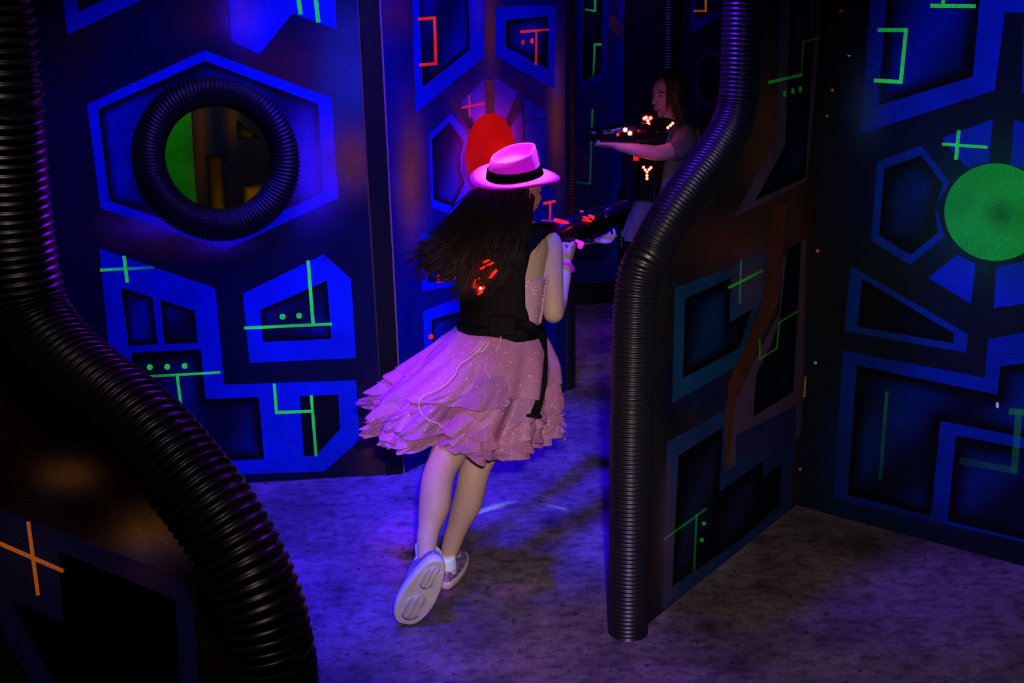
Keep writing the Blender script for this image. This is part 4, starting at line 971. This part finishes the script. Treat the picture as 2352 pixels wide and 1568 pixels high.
# =================== laser guns
def build_gun(base, fwd, up, s, label, lit='a'):
    f = V3(fwd).normalized(); u = V3(up); u = (u-f*u.dot(f)).normalized(); r = f.cross(u); O = V3(base); R = Matrix((r, f, u)).transposed()
    def L(x, y, z): return O+r*(x*s)+f*(y*s)+u*(z*s)
    root = empty('laser_gun', O, label=label, cat='toy gun')
    m1 = MB()
    m1.loft([L(0, -.16, .0), L(0, -.10, .008), L(0, -.02, .012), L(0, .08, .008), L(0, .18, .0), L(0, .26, -.004)], [(.022, .030), (.034, .048), (.040, .056), (.036, .052), (.030, .040), (.028, .034)], 20, 6, ref=u)
    m1.loft([L(0, .10, -.02), L(0, .20, -.036), L(0, .27, -.030)], [(.022, .022), (.022, .022), (.018, .016)], 14, 5, ref=u)
    m1.box(L(0, -.085, .034), .052*s, .10*s, .030*s, R); m1.box(L(0, .15, -.045), .040*s, .12*s, .022*s, R)
    for k_ in range(5):
        for q_ in (-1, 1): m1.box(L(q_*.033, -.03-.016*k_, .004), .010*s, .006*s, .040*s, R)
    m1.build('gun_body', GUNM, root)
    m1 = MB(); m1.loft([L(0, .24, .002), L(0, .30, .002), L(0, .335, .002)], [.030, .034, .030], 20, 3); m1.loft([L(0, .33, .002), L(0, .345, .002)], [.020, .018], 16, 2); m1.box(L(0, .235, .0), .066*s, .13*s, .078*s, R); m1.build('barrel', GUNM, root)
    m1 = MB(); m1.loft([L(0, -.05, -.02), L(0, -.065, -.07), L(0, -.085, -.125)], [(.017, .024), (.016, .022), (.018, .026)], 14, 5, ref=f); m1.build('grip', GUNM, root)
    m1 = MB(); m1.loft([L(0, .06, .04), L(0, .10, .058), L(0, .17, .050), L(0, .20, .034)], [(.008, .004), (.010, .005), (.010, .005), (.008, .004)], 10, 4, ref=u); m1.build('top_rail', GUNM, root)
    m1 = MB(); m1.ell(L(0, .045, .020), .040*s, .062*s, .040*s, R, 24, 14); dome = m1.build('lens_dome', mat('smoked_dome', (.05, .01, .01), .12, spec=.8, trans=0), root)
    return root, L, R, dome
go, GL, GR, dome = build_gun(P(1318, 535, 4.20), V3((.66, .73, .13)), V3((-.10, -.12, 1)), .93, 'black laser gun with red lights held by the girl in the pink hat')
m1 = MB(); c = P(1290, 508, 4.07); m1.loft([P(1277, 506, 4.07), P(1290, 509, 4.08), P(1302, 511, 4.10)], [(.010, .005), (.012, .006), (.009, .005)], 12, 4, ref=V3((-.1, -.5, .8))); m1.build('rear_light', REDP, go)
m1 = MB()
for x, y, a_, b_ in ((1346, 500, .014, .004), (1352, 507, .013, .004), (1356, 496, .009, .005), (1340, 505, .012, .003), (1362, 500, .006, .009), (1332, 514, .008, .003)):
    m1.ell(P(x, y, 4.20), a_, .006, b_, Matrix.Rotation(.3, 3, 'Y'), 12, 8)
o = m1.build('glow_strip', LEDG, dome); o['label'] = 'red glowing strips under the dome'
m1 = MB(); m1.ell(P(1336, 485, 4.26), .008, .006, .003); m1.build('top_light', REDP, go)
m1 = MB(); m1.ell(P(1333, 564, 4.12), .012, .011, .013, None, 14, 10); m1.loft([P(1324, 553, 4.14), P(1336, 560, 4.13)], [.006, .010], 10, 3); m1.build('trigger', PINKP, go)
m1 = MB(); m1.loft([P(1246, 506, 4.03), P(1260, 507, 4.05), P(1272, 508, 4.06)], [.004, .005, .003], 8, 3); m1.build('tail_light', BAND, go)

# =================== second girl
YB = 5.9
g2 = empty('person', V3((P(1500, 560, YB).x, YB, 0)), label='girl in grey dress and black vest aiming left in the background', cat='person')
q = lambda x, y, d=0: P(x, y, YB+d)
sec2 = [S(1512, 545, YB, (.5, .87, 0), (.87, -.5, 0), .10, .13), S(1514, 480, YB, (.5, .87, 0), (.87, -.5, 0), .10, .13), S(1520, 440, YB, (.5, .87, 0), (.87, -.5, 0), .095, .11),
        S(1528, 380, YB, (.5, .87, 0), (.87, -.5, 0), .105, .115), S(1534, 330, YB, (.5, .87, 0), (.87, -.5, 0), .115, .115), S(1536, 300, YB, (.5, .87, 0), (.87, -.5, 0), .10, .10), S(1538, 284, YB, (.5, .87, 0), (.87, -.5, 0), .055, .055)]
def sec_face(s_):  # body faces left and slightly towards the camera
    return [(a, V3((.35, .94, 0)).normalized(), V3((.94, -.35, 0)).normalized(), rx*1.15, ry) for a, _, _, rx, ry in s_]
sec2 = sec_face(sec2)
mb = MB(); torso_mesh(mb, sec2)
mb.loft([q(1540, 290), q(1538, 262)], [.046, .045], 14, 3)
Lh2, Rh2 = head(mb, q(1533, 218), V3((-.78, -.60, -.05)), V3((.05, 0, 1)), 1.0)
mb.loft([q(1566, 312, -.1), q(1575, 322, -.16), q(1545, 345, -.22), q(1505, 352, -.26)], [.050, .046, .042, .036], 16, 6)
mb.loft([q(1505, 352, -.26), q(1465, 344, -.28), q(1425, 336, -.28), q(1412, 333, -.28)], [.036, .034, .025, .020], 14, 6)
hand(mb, q(1412, 333, -.28), V3((-1, 0, .02)), V3((.1, .3, .8)), V3((0, .5, .8)), .95, (.5, .55, .6, .6), .6)
mb.loft([q(1510, 310, .14), q(1490, 330, .10), q(1465, 345, .02)], [.044, .038, .034], 12, 5)
mb.loft([q(1465, 345, .02), q(1462, 335, -.06), q(1458, 325, -.16)], [.034, .026, .020], 12, 5)
hand(mb, q(1458, 327, -.16), V3((-.6, -.6, .1)), V3((.3, -.3, .8)), V3((0, .3, .9)), .9, (1., 1., 1., 1.), .6)
zf = lambda x, Y, z: V3((x, Y, z))
lx = q(1490, 545).x; rx2 = q(1530, 545).x
mb.loft([q(1498, 500, .06), q(1485, 560, .02), zf(lx-.03, YB+.02, .50), zf(lx-.01, YB+.04, .38), zf(lx+.02, YB+.08, .09)], [.085, .068, .054, .055, .030], 16, 6)
mb.loft([q(1528, 500, .0), q(1530, 560, -.02), zf(rx2+.03, YB+.02, .50), zf(rx2+.05, YB+.06, .38), zf(rx2+.10, YB+.10, .09)], [.085, .068, .054, .055, .030], 16, 6)
for ax_, ay in ((lx+.02, YB+.08), (rx2+.10, YB+.10)):
    mb.loft([zf(ax_, ay, .09), zf(ax_-.02, ay-.01, .05), zf(ax_-.12, ay-.05, .035)], [.030, .032, .024], 12, 4)
body2 = mb.build('body', SKIN, g2); remesh(body2, .0042, 2)
EYE = mat('dark_eye', (.02, .012, .01), .2); LIP = mat('lips', (.45, .12, .12), .4); BROW = mat('dark_eyebrow', (.03, .015, .01), .7)
for q_ in (-1, 1):
    m1 = MB(); m1.ell(Lh2(q_*.030, .076, .009), .0095, .005, .0042, Rh2, 12, 8); m1.build('eye', EYE, g2)
    m1 = MB(); m1.loft([Lh2(q_*.016, .0825, .024), Lh2(q_*.032, .0795, .029), Lh2(q_*.048, .066, .024)], [.0018, .0028, .0014], 8, 3); m1.build('eyebrow', BROW, g2)
m1 = MB(); m1.loft([Lh2(-.019, .0795, -.056), Lh2(0, .088, -.055), Lh2(.019, .0795, -.056)], [.002, .0055, .002], 8, 4); m1.build('lips', LIP, g2)
for ax_, ay in ((lx+.02, YB+.08), (rx2+.10, YB+.10)):
    m1 = MB(); R2 = Matrix.Rotation(math.radians(205), 3, 'Z')
    m1.loft([zf(ax_+.055, ay+.02, .035), zf(ax_, ay, .040), zf(ax_-.10, ay-.045, .036), zf(ax_-.17, ay-.075, .028)], [(.030, .033), (.036, .038), (.042, .034), (.030, .024)], 16, 5, ref=V3((0, 0, 1))); m1.build('sneaker', SOLED, g2)
# dress: bodice, sleeves and skirt in one garment
m1 = MB(); shell(m1, sec2, [(.0, 0, 2*pi), (.4, 0, 2*pi), (.93, 0, 2*pi)], .012, .010, 40, 60)
m1.loft([q(1550, 302, -.02), q(1570, 312, -.12), q(1573, 326, -.18), q(1556, 342, -.215)], [.060, .064, .062, .056], 18, 5, ref=None)
m1.loft([q(1518, 300, .10), q(1505, 312, .12)], [.052, .052], 14, 4)
nn = 60; vs = []
for i in range(13):
    t = i/12
    for j in range(nn):
        a = 2*pi*j/nn; c = q(1516-4*t, 455+88*t); r_ = .115+.055*t; k = 1+.07*t*math.sin(7*a+1)+.04*t*math.sin(13*a); vs.append(c+V3((math.cos(a)*r_*k*1.1, math.sin(a)*r_*k, 0)))
m1.add(vs, [(i*nn+j, i*nn+(j+1) % nn, (i+1)*nn+(j+1) % nn, (i+1)*nn+j) for i in range(12) for j in range(nn)])
m1.build('dress', DENIM, g2)
v2 = empty('laser_tag_vest', q(1500, 380, -.1)); v2.parent = g2; v2.matrix_parent_inverse = g2.matrix_world.inverted()
m1 = MB(); shell(m1, sec2, [(.30, 3.05, 5.3), (.45, 3.0, 5.25), (.60, 2.95, 5.3), (.75, 3.0, 5.5), (.88, 2.9, 5.7)], .030, .022, 36, 36); m1.build('front_panel', VEST, v2)
m1 = MB(); shell(m1, sec2, [(.29, 0, 2*pi), (.36, 0, 2*pi)], .034, .012, 8, 60); m1.build('belt', VEST, v2)
m1 = MB(); m1.loft([q(1500, 300, -.10), q(1530, 282, -.06), q(1555, 292, -.05)], [(.045, .015), (.05, .015), (.04, .015)], 12, 5, ref=V3((-.4, -.5, .8)))
m1.loft([q(1492, 290, .05), q(1520, 286, .02)], [(.04, .015), (.04, .015)], 12, 4, ref=V3((-.4, -.5, .8))); m1.build('shoulder_pads', VEST, v2)
m1 = MB()
m1.loft([q(1505, 440, -.16), q(1502, 458, -.18)], [.014, .012], 8, 3); m1.build('buckle', VESTP, v2)
def leds(pts, name, par, Y0, r=.0065, halo=.012):
    a = MB(); b = MB()
    for x, y in pts:
        a.ell(P(x, y, Y0-.012), r, r, r, None, 10, 6); b.ell(P(x, y, Y0), halo, .006, halo, None, 12, 6)
    h_ = b.build(name, LEDG, par); a.build('light', LED, h_); return h_
leds([(1480, 272), (1488, 277), (1489, 284), (1484, 270), (1494, 271)], 'shoulder_lights', v2, 5.68)
leds([(1534, 293), (1540, 288), (1545, 283)], 'chest_lights', v2, 5.70, .006, .009)
leds([(1478, 384), (1482, 390), (1486, 395), (1491, 389), (1495, 385), (1486, 403), (1486, 410)], 'front_lights', v2, 5.70, .006, .009)
# hair of the second girl
random.seed(9); m1 = MB()
m1.ell(Lh2(0, -.030, .036), .086, .090, .084, Rh2, 20, 12)
g_ = lambda *p: [q(*k) for k in p]
gl = [g_((1538, 172, -.04), (1556, 190, -.07), (1568, 225, -.06), (1574, 262, -.05), (1572, 310, -.08)),
      g_((1536, 172, -.06), (1550, 192, -.11), (1556, 230, -.12), (1560, 270, -.12), (1560, 322, -.20)),
      g_((1530, 173, -.07), (1544, 192, -.12), (1548, 225, -.13), (1548, 265, -.13), (1540, 318, -.19))]
locks(m1, gl, 170, .007, .008, 10, endj=.02)
gl = [g_((1524, 174, -.05), (1533, 196, -.105), (1537, 228, -.12), (1540, 262, -.13)), g_((1532, 173, -.06), (1544, 195, -.12), (1548, 230, -.13), (1545, 275, -.14))]
locks(m1, gl, 60, .006, .005, 10, endj=.02)
gl = [g_((1522, 176, -.03), (1508, 198, .02), (1503, 240, .05), (1506, 285, .0)), g_((1526, 175, .0), (1518, 195, .08), (1514, 240, .08), (1520, 290, .0))]
locks(m1, gl, 60, .006, .006, 10, endj=.02)
m1.build('hair', HAIR2, g2)
go2, GL2, GR2, dome2 = build_gun(P(1452, 308, 5.62), V3((-1, -.02, .02)), V3((0, -.1, 1)), .60, 'black laser gun with red lights held by the background girl')
leds([(1436, 298), (1447, 306)], 'side_lights', go2, 5.57, .010, .013)
m1 = MB(); m1.ell(P(1419, 309, 5.58), .008, .005, .008); m1.build('muzzle_light', LEDG, go2)
m1 = MB(); m1.box(P(1461, 360, 5.64), .026, .02, .034); m1.build('red_button', REDP, go2)

glow('gun_glow', P(1350, 498, 4.12), .10)
glow('vest_glow', P(1488, 300, 5.50), .28); glow('vest_glow', P(1487, 395, 5.55), .05); glow('gun_glow', P(1440, 300, 5.48), .03)
